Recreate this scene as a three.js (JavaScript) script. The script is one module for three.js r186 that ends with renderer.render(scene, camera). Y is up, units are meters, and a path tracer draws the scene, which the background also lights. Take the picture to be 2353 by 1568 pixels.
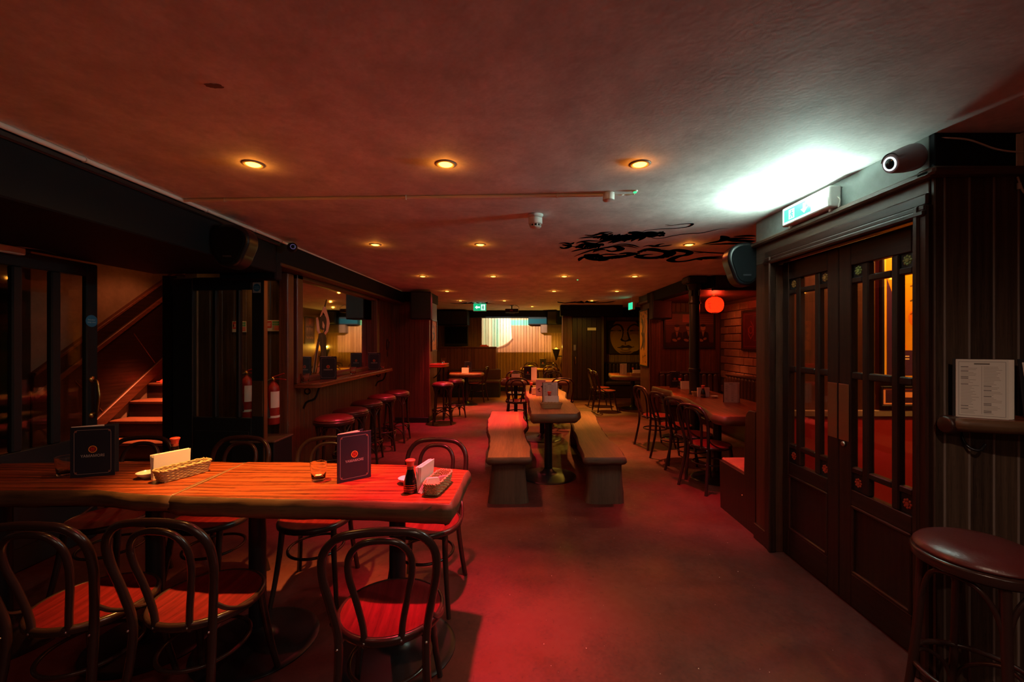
import * as THREE from 'three';
import { ConvexGeometry } from 'three/addons/geometries/ConvexGeometry.js';
import { RoundedBoxGeometry } from 'three/addons/geometries/RoundedBoxGeometry.js';
import { mergeGeometries } from 'three/addons/utils/BufferGeometryUtils.js';
import { RectAreaLightUniformsLib } from 'three/addons/lights/RectAreaLightUniformsLib.js';

// ---------------------------------------------------------------- camera, exposure, light table
const scene = new THREE.Scene();
scene.background = new THREE.Color(0x000000);
const CAM_H = 1.55, CEIL = 2.48;
const camera = new THREE.PerspectiveCamera(2 * Math.atan(784 / 1000) * 180 / Math.PI, 2353 / 1568, 0.05, 60);
camera.position.set(0, CAM_H, 0);
camera.lookAt(0, CAM_H, -10);
camera.setViewOffset(2353, 1568, -22.5, 0, 2353, 1568);      // lens shift of the cropped photograph
const renderer = new THREE.WebGLRenderer({ antialias: true });
renderer.toneMapping = THREE.LinearToneMapping;
renderer.toneMappingExposure = 1.0;
renderer.shadowMap.enabled = true;
RectAreaLightUniformsLib.init();

const AMBER = [1, 0.42, 0.09], ORANGE = [1, 0.22, 0.07], RED = [1, 0.05, 0.085], GOLD = [1, 0.55, 0.06], WARM = [1, 0.72, 0.52];
// recessed ceiling lamps: x, distance from the camera's plane, colour of the light, intensity
const DOWNLIGHTS = [
  [-1.41, 2.285, AMBER, 43, 'left lamp of the nearest ceiling row'],
  [-0.40, 2.285, RED, 56, 'middle lamp of the nearest ceiling row, above the slab table end'],
  [0.62, 2.285, AMBER, 6, 'right lamp of the nearest ceiling row, before the green indicator light'],
  [-1.41, 4.19, RED, 22, 'left lamp of the second ceiling row, in front of the mirror'],
  [-0.40, 4.19, ORANGE, 10, 'second lamp of the second ceiling row, left of the dragon'],
  [1.61, 4.19, RED, 19, 'lamp beside the painted dragon tail'],
  [-1.42, 6.24, RED, 22, 'left lamp of the third ceiling row'],
  [-0.41, 6.24, RED, 44, 'second lamp of the third ceiling row'],
  [0.61, 6.24, AMBER, 22, 'third lamp of the third ceiling row'],
  [1.62, 6.24, ORANGE, 30, 'right lamp of the third ceiling row, near the black column', 2.6],
  [-1.39, 8.1, RED, 40, 'left lamp of the fourth ceiling row'],
  [0.60, 8.1, ORANGE, 30, 'middle lamp of the fourth ceiling row'],
  [1.77, 8.1, ORANGE, 28, 'right lamp of the fourth ceiling row, near the poster'],
  [-1.41, 10.0, ORANGE, 60, 'left lamp of the fifth ceiling row, left of the exit sign'],
  [-0.40, 10.0, RED, 60, 'second lamp of the fifth ceiling row, right of the exit sign'],
  [1.61, 10.0, GOLD, 40, 'right lamp of the fifth ceiling row', 6],
  [0.28, 11.7, [1, 0.46, 0.01], 80, 'farthest lamp, right of the projector', 9],
];
const BEHIND = [[-1.41, 0.2, WARM, 1, 0.5, 'left, over the near chairs'], [0.9, 0.2, WARM, 1, 4, 'right, over the aisle'], [-0.4, -1.8, RED, 12, 1, 'red, well behind'], [1.3, -1.8, WARM, 10, 4, 'amber, well behind']];
const BEAM = 0.46;                                        // half angle of the lamps' beams

// ---------------------------------------------------------------- helpers
let seed = 7;
const rnd = () => { seed = (seed * 1664525 + 1013904223) >>> 0; return seed / 4294967296; };
const rr = (a, b) => a + (b - a) * rnd();
const V = (x, y, d) => new THREE.Vector3(x, y, -d);
const used = new Map();
function numbered(n) { const k = used.get(n) || 0; used.set(n, k + 1); return k ? n + '_' + String(k).padStart(3, '0') : n; }
function thing(name, label, category, [x, y, d] = [0, 0, 0], turn = 0, group) {
  const o = new THREE.Group(); o.name = numbered(name); scene.add(o);
  o.position.set(x, y, -d); o.rotation.y = turn; o.userData = { label, category };
  if (group) o.userData.group = group;
  return o;
}
function mesh(name, g, m, parent) {
  if (Array.isArray(g)) g = merge(g);
  const o = new THREE.Mesh(g, m); o.name = name; o.castShadow = o.receiveShadow = true; parent.add(o); return o;
}
function merge(list) {
  return mergeGeometries(list.map((g) => { g = g.index ? g.toNonIndexed() : g; for (const k of Object.keys(g.attributes)) if (!['position', 'normal', 'uv'].includes(k)) g.deleteAttribute(k); return g; }));
}
function dup(root, [x, y, d], turn, label, group) {
  const r = root.clone(); r.name = numbered(root.name.replace(/_\d{3}$/, '')); scene.add(r);
  r.position.set(x, y, -d); r.rotation.y = turn; r.userData = { ...root.userData, label };
  if (group) r.userData.group = group; else delete r.userData.group;
  return r;
}
// first call places the prototype itself, later calls place clones
function placer(proto) {
  let first = true;
  return (at, turn, label, group) => {
    if (first) { first = false; proto.position.set(at[0], at[1], -at[2]); proto.rotation.y = turn; proto.userData.label = label; if (group) proto.userData.group = group; return proto; }
    return dup(proto, at, turn, label, group);
  };
}
function struct(name) { const o = new THREE.Group(); o.name = numbered(name); o.userData = { kind: 'structure' }; scene.add(o); return o; }
// texture coordinates in metres, u along the grain
function triUV(g, grain = 'x', off = [0, 0]) {
  g = g.index ? g.toNonIndexed() : g;
  if (!g.attributes.normal) g.computeVertexNormals();
  const p = g.attributes.position, n = p.count, uv = new Float32Array(n * 2), gi = 'xyz'.indexOf(grain);
  const a = new THREE.Vector3(), b = new THREE.Vector3(), c = new THREE.Vector3();
  for (let i = 0; i < n; i += 3) {
    a.fromBufferAttribute(p, i); b.fromBufferAttribute(p, i + 1); c.fromBufferAttribute(p, i + 2);
    const nn = b.clone().sub(a).cross(c.clone().sub(a)), ab = [Math.abs(nn.x), Math.abs(nn.y), Math.abs(nn.z)];
    const k = ab.indexOf(Math.max(...ab)), rest = [0, 1, 2].filter((q) => q !== k);
    let u = rest[0], v = rest[1]; if (rest.includes(gi)) { u = gi; v = rest.find((q) => q !== gi); }
    [a, b, c].forEach((q, j) => { const e = q.toArray(); uv[(i + j) * 2] = e[u] + off[0]; uv[(i + j) * 2 + 1] = e[v] + off[1]; });
  }
  g.setAttribute('uv', new THREE.BufferAttribute(uv, 2)); return g;
}
const boxCache = new Map();
function cbox(w, h, d, c = 0.004, grain = 'y', variant = 0) {
  const key = [w.toFixed(4), h.toFixed(4), d.toFixed(4), c, grain, variant].join();
  if (boxCache.has(key)) return boxCache.get(key);
  c = Math.min(c, w / 2.5, h / 2.5, d / 2.5);
  const pts = [];
  for (const sx of [-1, 1]) for (const sy of [-1, 1]) for (const sz of [-1, 1]) {
    pts.push(new THREE.Vector3(sx * (w / 2 - c), sy * (h / 2 - c), sz * d / 2), new THREE.Vector3(sx * (w / 2 - c), sy * h / 2, sz * (d / 2 - c)), new THREE.Vector3(sx * w / 2, sy * (h / 2 - c), sz * (d / 2 - c)));
  }
  const g = triUV(new ConvexGeometry(pts), grain, [variant * 0.37, variant * 0.173]);
  boxCache.set(key, g); return g;
}
// a box between two corners (x, y, distance)
function bxx(x0, x1, y0, y1, d0, d1, c = 0.004, grain = 'y') {
  return cbox(x1 - x0, y1 - y0, d1 - d0, c, grain).clone().translate((x0 + x1) / 2, (y0 + y1) / 2, -(d0 + d1) / 2);
}
function tube(pts, r, o = {}) {
  const curve = new THREE.CatmullRomCurve3(pts.map((p) => p.isVector3 ? p : new THREE.Vector3(...p)), !!o.closed, 'centripetal');
  const n = o.seg || 24, m = o.rad || 8, g = new THREE.TubeGeometry(curve, n, r, m, !!o.closed);
  if (o.taper) {
    const p = g.attributes.position, v = new THREE.Vector3();
    for (let i = 0; i <= n; i++) { const c = curve.getPointAt(i / n), f = o.taper(i / n); for (let j = 0; j <= m; j++) { const k = i * (m + 1) + j; v.fromBufferAttribute(p, k).sub(c).multiplyScalar(f).add(c); p.setXYZ(k, v.x, v.y, v.z); } }
  }
  if (o.caps !== false && !o.closed) {
    const parts = [g.toNonIndexed()];
    for (const t of [0, 1]) { const s = new THREE.SphereGeometry(r * (o.taper ? o.taper(t) : 1), m, 4); const q = curve.getPointAt(t); s.translate(q.x, q.y, q.z); parts.push(s.toNonIndexed()); }
    return mergeGeometries(parts);
  }
  return g;
}
const lathe = (pts, seg = 32) => new THREE.LatheGeometry(pts.map((p) => new THREE.Vector2(p[0], p[1])), seg);
function extrude(shape, depth, bevel = 0.004, seg = 2) {
  return new THREE.ExtrudeGeometry(shape, { depth, bevelEnabled: bevel > 0, bevelThickness: bevel, bevelSize: bevel, bevelSegments: seg, curveSegments: 20 });
}
// ---------------------------------------------------------------- procedural textures and materials
function hash(x, y, s) { let h = (x * 374761393 + y * 668265263 + s * 1442695041) | 0; h = Math.imul(h ^ (h >>> 13), 1274126177); return ((h ^ (h >>> 16)) >>> 0) / 4294967296; }
function vnoise(x, y, px, py, s) {                       // tileable value noise
  const xi = Math.floor(x), yi = Math.floor(y), fx = x - xi, fy = y - yi, u = fx * fx * (3 - 2 * fx), v = fy * fy * (3 - 2 * fy);
  const m = (a, b) => ((a % b) + b) % b, h = (i, j) => hash(m(i, px), m(j, py), s);
  return (h(xi, yi) * (1 - u) + h(xi + 1, yi) * u) * (1 - v) + (h(xi, yi + 1) * (1 - u) + h(xi + 1, yi + 1) * u) * v;
}
function dataTex(w, h, fn, srgb = true, sizeU = 1, sizeV = 1) {
  const a = new Uint8Array(w * h * 4);
  for (let j = 0; j < h; j++) for (let i = 0; i < w; i++) { const c = fn(i / w, j / h), k = (j * w + i) * 4; a[k] = c[0] * 255; a[k + 1] = c[1] * 255; a[k + 2] = c[2] * 255; a[k + 3] = 255; }
  const t = new THREE.DataTexture(a, w, h); t.wrapS = t.wrapT = THREE.RepeatWrapping; t.magFilter = THREE.LinearFilter; t.minFilter = THREE.LinearMipmapLinearFilter;
  if (srgb) t.colorSpace = THREE.SRGBColorSpace; t.repeat.set(1 / sizeU, 1 / sizeV); t.needsUpdate = true; return t;
}
const clamp = (x, a = 0, b = 1) => Math.min(b, Math.max(a, x));
function grainV(u, v, s, rings) {
  const warp = vnoise(u * 4, v * 4, 4, 4, s) * 0.12 + vnoise(u * 2, v * 8, 2, 8, s + 1) * 0.06;
  const ring = 0.5 + 0.5 * Math.sin((v + warp) * Math.PI * 2 * rings);
  const fine = vnoise(u * 12, v * 220, 12, 220, s + 2), mid = vnoise(u * 6, v * 48, 6, 48, s + 3), pore = vnoise(u * 30, v * 300, 30, 300, s + 4);
  return clamp(0.25 * ring + 0.35 * fine + 0.4 * mid - (pore > 0.8 ? 0.35 : 0));
}
const grainTex = (s, rings, lo, su, sv) => dataTex(512, 256, (u, v) => { const g = grainV(u, v, s, rings), k = lo + (1 - lo) * g; return [Math.min(1, k * 1.05), k, k * 0.95]; }, true, su, sv);
const grainA = grainTex(11, 6, 0.62, 1.3, 0.32), grainB = grainTex(31, 9, 0.5, 1.1, 0.4), grainSlab = grainTex(57, 9, 0.25, 1.7, 0.40);
const grainSoft = grainTex(83, 3, 0.7, 1.5, 0.6);
const grainBump = dataTex(512, 256, (u, v) => { const g = grainV(u, v, 57, 5); return [g, g, g]; }, false, 1.6, 0.5);
const noiseTex = dataTex(256, 256, (u, v) => { const k = 0.8 + 0.2 * (0.5 * vnoise(u * 8, v * 8, 8, 8, 3) + 0.3 * vnoise(u * 32, v * 32, 32, 32, 4) + 0.2 * vnoise(u * 128, v * 128, 128, 128, 5)); return [k, k, k]; }, true, 1, 1);
const floorTex = dataTex(512, 512, (u, v) => {
  let k = 0.62 + 0.25 * vnoise(u * 5, v * 5, 5, 5, 21) + 0.2 * vnoise(u * 18, v * 18, 18, 18, 22) + 0.14 * vnoise(u * 200, v * 200, 200, 200, 23);
  if (vnoise(u * 128, v * 128, 128, 128, 25) > 0.93) k *= 0.8;
  k = clamp(k); return [k, k * 0.97, k * 0.95];
}, true, 2.2, 2.2);
const floorRough = dataTex(256, 256, (u, v) => { const k = 0.45 + 0.4 * vnoise(u * 6, v * 6, 6, 6, 41) + 0.15 * vnoise(u * 60, v * 60, 60, 60, 42); return [k, k, k]; }, false, 1.7, 1.7);
const ceilBump = dataTex(256, 256, (u, v) => { const k = 0.6 * vnoise(u * 10, v * 10, 10, 10, 61) + 0.4 * vnoise(u * 90, v * 90, 90, 90, 62); return [k, k, k]; }, false, 1, 1);
const leatherBump = dataTex(256, 256, (u, v) => { const k = vnoise(u * 64, v * 64, 64, 64, 71) * 0.6 + vnoise(u * 24, v * 24, 24, 24, 72) * 0.4; return [k, k, k]; }, false, 0.25, 0.25);
const L = (r, g, b) => new THREE.Color().setRGB(r, g, b);
const std = (c, rough = 0.5, o = {}) => new THREE.MeshStandardMaterial({ color: L(...c), roughness: rough, ...o });
const M = {
  floor: std([0.10, 0.023, 0.018], 0.85, { map: floorTex, roughnessMap: floorRough }),
  ceiling: std([0.92, 0.89, 0.86], 0.75, { map: noiseTex, bumpMap: ceilBump, bumpScale: 0.0008 }),
  beam: new THREE.MeshPhysicalMaterial({ color: L(0.007, 0.010, 0.015), roughness: 0.7, specularIntensity: 0.35 }), paint: std([0.012, 0.02, 0.026], 0.38), paintDark: std([0.008, 0.010, 0.013], 0.45),
  plaster: std([0.26, 0.20, 0.14], 0.85, { map: noiseTex }), fascia: std([0.26, 0.30, 0.28], 0.55, { map: noiseTex }),
  green: std([0.05, 0.2, 0.17], 0.5),
  wood: std([0.16, 0.062, 0.036], 0.42, { map: grainA }), wood2: std([0.125, 0.047, 0.028], 0.42, { map: grainA }), wood3: std([0.20, 0.085, 0.05], 0.42, { map: grainB }),
  woodGold: std([0.36, 0.20, 0.075], 0.5, { map: grainA }), woodGold2: std([0.32, 0.17, 0.06], 0.5, { map: grainA }), woodGold3: std([0.40, 0.23, 0.09], 0.5, { map: grainA }),
  woodGrey: std([0.13, 0.088, 0.066], 0.48, { map: grainA }), woodGrey2: std([0.105, 0.07, 0.053], 0.48, { map: grainB }), woodGrey3: std([0.16, 0.11, 0.082], 0.45, { map: grainB }),
  beadWood: std([0.2, 0.15, 0.125], 0.4), darkWood: std([0.05, 0.02, 0.014], 0.35, { map: grainB }), doorWood: std([0.035, 0.017, 0.014], 0.36, { map: grainB }),
  slab: std([0.50, 0.115, 0.034], 0.34, { map: grainSlab, bumpMap: grainBump, bumpScale: 0.0012 }), slabEdge: std([0.15, 0.085, 0.045], 0.5, { map: grainSoft }),
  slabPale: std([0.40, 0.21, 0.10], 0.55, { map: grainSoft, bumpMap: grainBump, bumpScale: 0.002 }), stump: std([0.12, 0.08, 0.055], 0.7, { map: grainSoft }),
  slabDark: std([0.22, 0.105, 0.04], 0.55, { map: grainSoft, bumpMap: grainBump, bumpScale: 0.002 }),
  chair: std([0.034, 0.015, 0.012], 0.26), seat: std([0.19, 0.010, 0.014], 0.34, { map: grainA }),
  leather: new THREE.MeshPhysicalMaterial({ color: L(0.085, 0.014, 0.013), roughness: 0.34, bumpMap: leatherBump, bumpScale: 0.0006, clearcoat: 0.25, clearcoatRoughness: 0.3 }),
  benchLeather: std([0.045, 0.02, 0.014], 0.36, { bumpMap: leatherBump, bumpScale: 0.0006 }),
  black: std([0.01, 0.011, 0.013], 0.4), blackMatte: std([0.009, 0.009, 0.011], 0.75), iron: std([0.014, 0.014, 0.017], 0.35, { metalness: 0.3 }),
  brass: std([0.55, 0.36, 0.12], 0.3, { metalness: 1 }), plate: std([0.42, 0.28, 0.15], 0.35, { metalness: 0.9 }), steel: std([0.55, 0.55, 0.56], 0.3, { metalness: 1 }),
  white: std([0.75, 0.73, 0.70], 0.5), offwhite: std([0.8, 0.77, 0.72], 0.6), paper: std([0.82, 0.76, 0.68], 0.85), pink: std([0.7, 0.25, 0.32], 0.8),
  ceramic: std([0.78, 0.74, 0.68], 0.22), wicker: std([0.40, 0.27, 0.12], 0.65), redCap: std([0.75, 0.09, 0.05], 0.4), soy: new THREE.MeshPhysicalMaterial({ color: L(0.012, 0.006, 0.005), roughness: 0.06, clearcoat: 1 }),
  redPaint: std([0.30, 0.02, 0.015], 0.35), redCloth: std([0.55, 0.06, 0.04], 0.9), brick: std([0.30, 0.14, 0.085], 0.85, { map: noiseTex }), brick2: std([0.26, 0.115, 0.07], 0.85, { map: noiseTex }), brick3: std([0.34, 0.17, 0.10], 0.85, { map: noiseTex }), mortar: std([0.10, 0.06, 0.045], 0.95),
  pane: new THREE.MeshPhysicalMaterial({ color: L(0.93, 0.95, 0.94), roughness: 0.03, transmission: 1, thickness: 0, ior: 1.5 }),
  glass: new THREE.MeshPhysicalMaterial({ color: L(1, 1, 1), roughness: 0.02, transmission: 1, thickness: 0.004, ior: 1.5 }),
  candleWax: std([0.85, 0.75, 0.55], 0.5), mirror: std([0.62, 0.58, 0.54], 0.03, { metalness: 1 }),
  stainRed: new THREE.MeshPhysicalMaterial({ color: L(0.75, 0.14, 0.08), roughness: 0.25, transmission: 0.5, thickness: 0 }), stainGreen: new THREE.MeshPhysicalMaterial({ color: L(0.55, 0.75, 0.28), roughness: 0.25, transmission: 0.5, thickness: 0 }),
  stainAmber: new THREE.MeshPhysicalMaterial({ color: L(0.8, 0.5, 0.15), roughness: 0.25, transmission: 0.5, thickness: 0 }),
};
for (const m of Object.values(M)) if (m.map === noiseTex) { /* shared scale: one tile per metre */ }
const glow = (c, k = 1) => new THREE.MeshStandardMaterial({ color: 0x000000, emissive: L(...c), emissiveIntensity: k, roughness: 1 });
function canvasTex(w, h, draw) {
  const c = document.createElement('canvas'); c.width = w; c.height = h; draw(c.getContext('2d'), w, h);
  const t = new THREE.CanvasTexture(c); t.colorSpace = THREE.SRGBColorSpace; t.anisotropy = 8; return t;
}
const printed = (t, rough = 0.6, o = {}) => new THREE.MeshStandardMaterial({ map: t, roughness: rough, ...o });
const poly = (g, pts, fill, stroke, lw = 1) => { g.beginPath(); pts.forEach(([x, y], i) => i ? g.lineTo(x, y) : g.moveTo(x, y)); if (fill) { g.closePath(); g.fillStyle = fill; g.fill(); } if (stroke) { g.strokeStyle = stroke; g.lineWidth = lw; g.stroke(); } };
const blob = (g, x, y, rx, ry, rot, fill) => { g.beginPath(); g.ellipse(x, y, rx, ry, rot, 0, Math.PI * 2); g.fillStyle = fill; g.fill(); };
const line = (g, pts, stroke, lw) => { g.beginPath(); g.moveTo(...pts[0]); for (let i = 1; i < pts.length - 1; i++) g.quadraticCurveTo(...pts[i], (pts[i][0] + pts[i + 1][0]) / 2, (pts[i][1] + pts[i + 1][1]) / 2); g.lineTo(...pts[pts.length - 1]); g.strokeStyle = stroke; g.lineWidth = lw; g.lineCap = 'round'; g.stroke(); };

const T = {};
T.cover = canvasTex(400, 560, (g, w, h) => {
  g.fillStyle = '#1c2230'; g.fillRect(0, 0, w, h);
  g.strokeStyle = '#8f7f7c'; g.lineWidth = 5; const i = 34, r = 26;
  g.beginPath(); g.moveTo(i + r, i); g.lineTo(w - i - r, i); g.lineTo(w - i, i + r); g.lineTo(w - i, h - i - r); g.lineTo(w - i - r, h - i); g.lineTo(i + r, h - i); g.lineTo(i, h - i - r); g.lineTo(i, i + r); g.closePath(); g.stroke();
  for (const [x, y] of [[i + 14, i + 14], [w - i - 14, i + 14], [i + 14, h - i - 14], [w - i - 14, h - i - 14]]) { g.strokeStyle = '#b5664a'; g.lineWidth = 3; g.strokeRect(x - 8, y - 8, 16, 16); }
  g.beginPath(); g.arc(w / 2, h * 0.45, 40, 0, 7); g.fillStyle = '#e8923c'; g.fill();
  g.beginPath(); g.arc(w / 2, h * 0.45, 31, 0, 7); g.fillStyle = '#5c1712'; g.fill();
  g.fillStyle = '#cf2c1c'; g.fillRect(w / 2 - 19, h * 0.45 - 19, 38, 38);
  g.strokeStyle = '#5c1712'; g.lineWidth = 3; g.strokeRect(w / 2 - 12, h * 0.45 - 12, 24, 24); g.beginPath(); g.moveTo(w / 2, h * 0.45 - 19); g.lineTo(w / 2, h * 0.45 + 19); g.moveTo(w / 2 - 19, h * 0.45); g.lineTo(w / 2 + 19, h * 0.45); g.stroke();
  g.fillStyle = '#c9c4bd'; g.font = '42px sans-serif'; g.textAlign = 'center'; g.fillText('YAMAMORI', w / 2, h * 0.45 + 88);
});
T.page = canvasTex(400, 560, (g, w, h) => {
  g.fillStyle = '#cfd0c8'; g.fillRect(0, 0, w, h); g.strokeStyle = '#6a6a66'; g.lineWidth = 3; g.strokeRect(20, 20, w - 40, h - 40);
  g.fillStyle = '#57564f'; g.fillRect(w / 2 - 60, 34, 120, 12); g.fillRect(w / 2 - 1, 60, 2, h - 100);
  let s = 5; const rn = () => { s = (s * 16807) % 2147483647; return s / 2147483647; };
  for (const x of [36, w / 2 + 14]) for (let y = 66; y < h - 40; y += 14) { if (rn() < 0.22) { g.fillStyle = '#3f3e3a'; g.fillRect(x, y, 60, 6); } else { g.fillStyle = '#97958d'; g.fillRect(x, y, 70 + rn() * 75, 4); } }
});
T.leaflet = canvasTex(200, 360, (g, w, h) => { g.fillStyle = '#c79aa0'; g.fillRect(0, 0, w, h); blob(g, 130, 150, 26, 20, 0, '#3a1c28'); line(g, [[130, 165], [120, 230], [110, 300]], '#4a2838', 6); blob(g, 60, 210, 32, 15, -0.5, '#43202c'); blob(g, 70, 255, 28, 12, 0.3, '#3a1c28'); });
const man = (g, x, y, s, c) => { g.fillStyle = c; g.beginPath(); g.arc(x, y - 0.36 * s, 0.1 * s, 0, 7); g.fill(); g.strokeStyle = c; g.lineWidth = 0.13 * s; g.lineCap = 'round'; g.lineJoin = 'round'; g.beginPath(); g.moveTo(x, y - 0.2 * s); g.lineTo(x - 0.02 * s, y + 0.08 * s); g.lineTo(x - 0.2 * s, y + 0.4 * s); g.moveTo(x - 0.02 * s, y + 0.08 * s); g.lineTo(x + 0.15 * s, y + 0.2 * s); g.lineTo(x + 0.13 * s, y + 0.42 * s); g.moveTo(x - 0.22 * s, y + 0.02 * s); g.lineTo(x, y - 0.18 * s); g.lineTo(x + 0.2 * s, y - 0.02 * s); g.stroke(); };
T.exitLeft = canvasTex(400, 220, (g, w, h) => { g.fillStyle = '#0fae72'; g.fillRect(0, 0, w, h); g.fillStyle = '#d8ffee'; g.fillRect(235, 22, 135, 176); man(g, 302, 110, 150, '#0b8a5a'); poly(g, [[40, 110], [115, 50], [115, 85], [205, 85], [205, 135], [115, 135], [115, 170]], '#e8fff6'); });
T.exitDown = canvasTex(640, 190, (g, w, h) => { g.fillStyle = '#ecfffa'; g.fillRect(0, 0, w, h); g.fillStyle = '#4fc3b4'; g.fillRect(22, 22, 400, 146); g.fillStyle = '#eafffa'; g.fillRect(95, 38, 90, 114); man(g, 140, 95, 100, '#4fc3b4'); poly(g, [[330, 152], [275, 95], [310, 95], [310, 40], [350, 40], [350, 95], [385, 95]], '#eafffa'); });
T.fireSign = canvasTex(260, 200, (g, w, h) => { g.fillStyle = '#b8b0a8'; g.fillRect(0, 0, w, h); g.fillStyle = '#b03430'; g.fillRect(10, 10, 105, 130); g.strokeStyle = '#e8dcd4'; g.lineWidth = 8; for (let i = 0; i < 3; i++) { g.beginPath(); g.moveTo(45 + i * 20, 110); g.quadraticCurveTo(35 + i * 20, 70, 55 + i * 20, 40); g.stroke(); } g.fillStyle = '#1a1a1a'; g.fillRect(14, 60, 22, 40); g.fillStyle = '#2c8b66'; g.fillRect(130, 12, 120, 38); g.fillRect(130, 56, 120, 36); g.fillStyle = '#b84a48'; g.fillRect(168, 100, 82, 82); g.fillStyle = '#9a928a'; g.fillRect(125, 100, 38, 82); g.fillStyle = '#e6ded6'; for (let i = 0; i < 4; i++) { g.fillRect(142, 20 + i * 20, 90, 3); g.fillRect(176, 110 + i * 17, 62, 3); g.fillRect(16, 150 + i * 11, 92, 3); } });
T.disc = canvasTex(128, 128, (g, w, h) => { g.fillStyle = '#2a84b4'; g.fillRect(0, 0, w, h); g.fillStyle = '#cfe6f0'; g.font = '20px sans-serif'; g.textAlign = 'center'; g.fillText('Fire door', 64, 58); g.fillText('keep shut', 64, 84); });
T.square = canvasTex(128, 150, (g, w, h) => { g.fillStyle = '#b9c6c9'; g.fillRect(0, 0, w, h); g.beginPath(); g.arc(64, 74, 56, 0, 7); g.fillStyle = '#1f78a8'; g.fill(); g.fillStyle = '#d7e6ea'; g.font = '18px sans-serif'; g.textAlign = 'center'; g.fillText('Fire door', 64, 70); g.fillText('keep shut', 64, 94); });
T.buddha = canvasTex(512, 512, (g, w, h) => {                           // large serene face, cropped at brow and chin
  g.fillStyle = '#3a2c12'; g.fillRect(0, 0, w, h);
  blob(g, 265, 230, 225, 300, 0, '#b8862a'); blob(g, 180, 300, 120, 160, 0, '#c39232'); blob(g, 390, 340, 110, 140, 0, '#cfa23a');
  line(g, [[30, 120], [110, 40], [200, 60], [235, 150], [232, 240]], '#20170a', 26); line(g, [[500, 110], [430, 40], [345, 60], [300, 120], [290, 180]], '#20170a', 22);
  line(g, [[55, 150], [120, 138], [195, 150]], '#2a1e0c', 18); line(g, [[335, 150], [420, 138], [495, 152]], '#2a1e0c', 18);
  blob(g, 125, 128, 62, 20, 0, '#a5782a'); blob(g, 415, 128, 62, 20, 0, '#a5782a');
  poly(g, [[232, 150], [292, 150], [305, 270], [222, 270]], '#b98a30'); line(g, [[230, 170], [222, 240], [205, 290]], '#2a1e0c', 16); line(g, [[296, 180], [315, 260], [335, 300]], '#241909', 24);
  blob(g, 262, 290, 72, 34, 0, '#2a1d0b'); blob(g, 262, 270, 46, 34, 0, '#a67a2c'); blob(g, 218, 300, 16, 11, 0, '#171006'); blob(g, 308, 302, 18, 12, 0, '#171006');
  line(g, [[262, 320], [258, 345], [262, 368]], '#60441a', 12);
  poly(g, [[170, 420], [215, 378], [262, 392], [312, 376], [370, 412], [320, 418], [262, 412], [210, 420]], '#4a3416'); poly(g, [[175, 424], [262, 418], [366, 416], [320, 462], [262, 474], [208, 464]], '#9a6e26'); blob(g, 265, 438, 44, 14, 0, '#d0a650'); line(g, [[150, 418], [210, 418], [262, 412], [330, 416], [390, 408]], '#150e05', 9); line(g, [[190, 490], [262, 502], [340, 488]], '#5a4018', 16);
});
T.scroll = canvasTex(256, 512, (g, w, h) => {
  g.fillStyle = '#c98a2c'; g.fillRect(0, 0, w, h); let s = 9; const rn = () => { s = (s * 16807) % 2147483647; return s / 2147483647; };
  for (let i = 0; i < 40; i++) blob(g, rn() * w, rn() * 120, 6 + rn() * 16, 4 + rn() * 9, rn() * 3, ['#7c5a1e', '#5c4618', '#94601c'][i % 3]);
  line(g, [[80, 90], [130, 140], [90, 200], [150, 250], [110, 330]], '#4e3a1c', 46); line(g, [[150, 100], [190, 170], [150, 230], [180, 300], [140, 360]], '#6d4b1d', 30); line(g, [[60, 210], [110, 250], [80, 330], [40, 360]], '#3a2a14', 22);
  line(g, [[110, 420], [112, 490]], '#2a1c0c', 12); line(g, [[170, 400], [172, 485], [190, 480]], '#2a1c0c', 12); line(g, [[95, 440], [125, 430]], '#2a1c0c', 9); line(g, [[155, 425], [190, 418]], '#2a1c0c', 9);
});
T.photo = canvasTex(640, 460, (g, w, h) => {                            // dim sepia print of three seated men
  g.fillStyle = '#4a2b22'; g.fillRect(0, 0, w, h); g.fillStyle = '#6b4034'; g.fillRect(0, 0, w, 150); g.strokeStyle = '#3a211a'; g.lineWidth = 5; for (let y = 20; y < 190; y += 28) { g.beginPath(); g.moveTo(0, y); g.lineTo(w, y - 10); g.stroke(); }
  g.fillStyle = '#9a4a38'; g.fillRect(225, 10, 120, 110);
  for (const [x, y] of [[150, 200], [305, 190], [500, 195]]) { poly(g, [[x - 85, 420], [x - 70, y + 70], [x, y + 40], [x + 70, y + 70], [x + 85, 420]], '#1e1110'); poly(g, [[x - 20, y + 48], [x, y + 130], [x + 20, y + 48]], '#7e5646'); blob(g, x, y, 33, 42, 0, '#8a5f4c'); blob(g, x, y - 32, 36, 20, 0, '#1a0e0c'); blob(g, x - 30, 370, 34, 18, 0.3, '#875a48'); blob(g, x + 26, 350, 26, 16, -0.5, '#7a5040'); }
  g.fillStyle = '#2a1614'; g.fillRect(0, 400, w, 60);
});
T.emblem = canvasTex(320, 360, (g, w, h) => { g.fillStyle = '#4a1414'; g.fillRect(0, 0, w, h); g.strokeStyle = '#6d2420'; g.lineWidth = 7; g.strokeRect(22, 22, w - 44, h - 44); g.strokeRect(200, 40, 60, 240); poly(g, [[150, 90], [200, 150], [190, 220], [150, 262], [110, 220], [100, 150]], null, '#8a3630', 9); g.beginPath(); g.arc(150, 175, 34, 0, 7); g.strokeStyle = '#82302c'; g.stroke(); });
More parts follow.
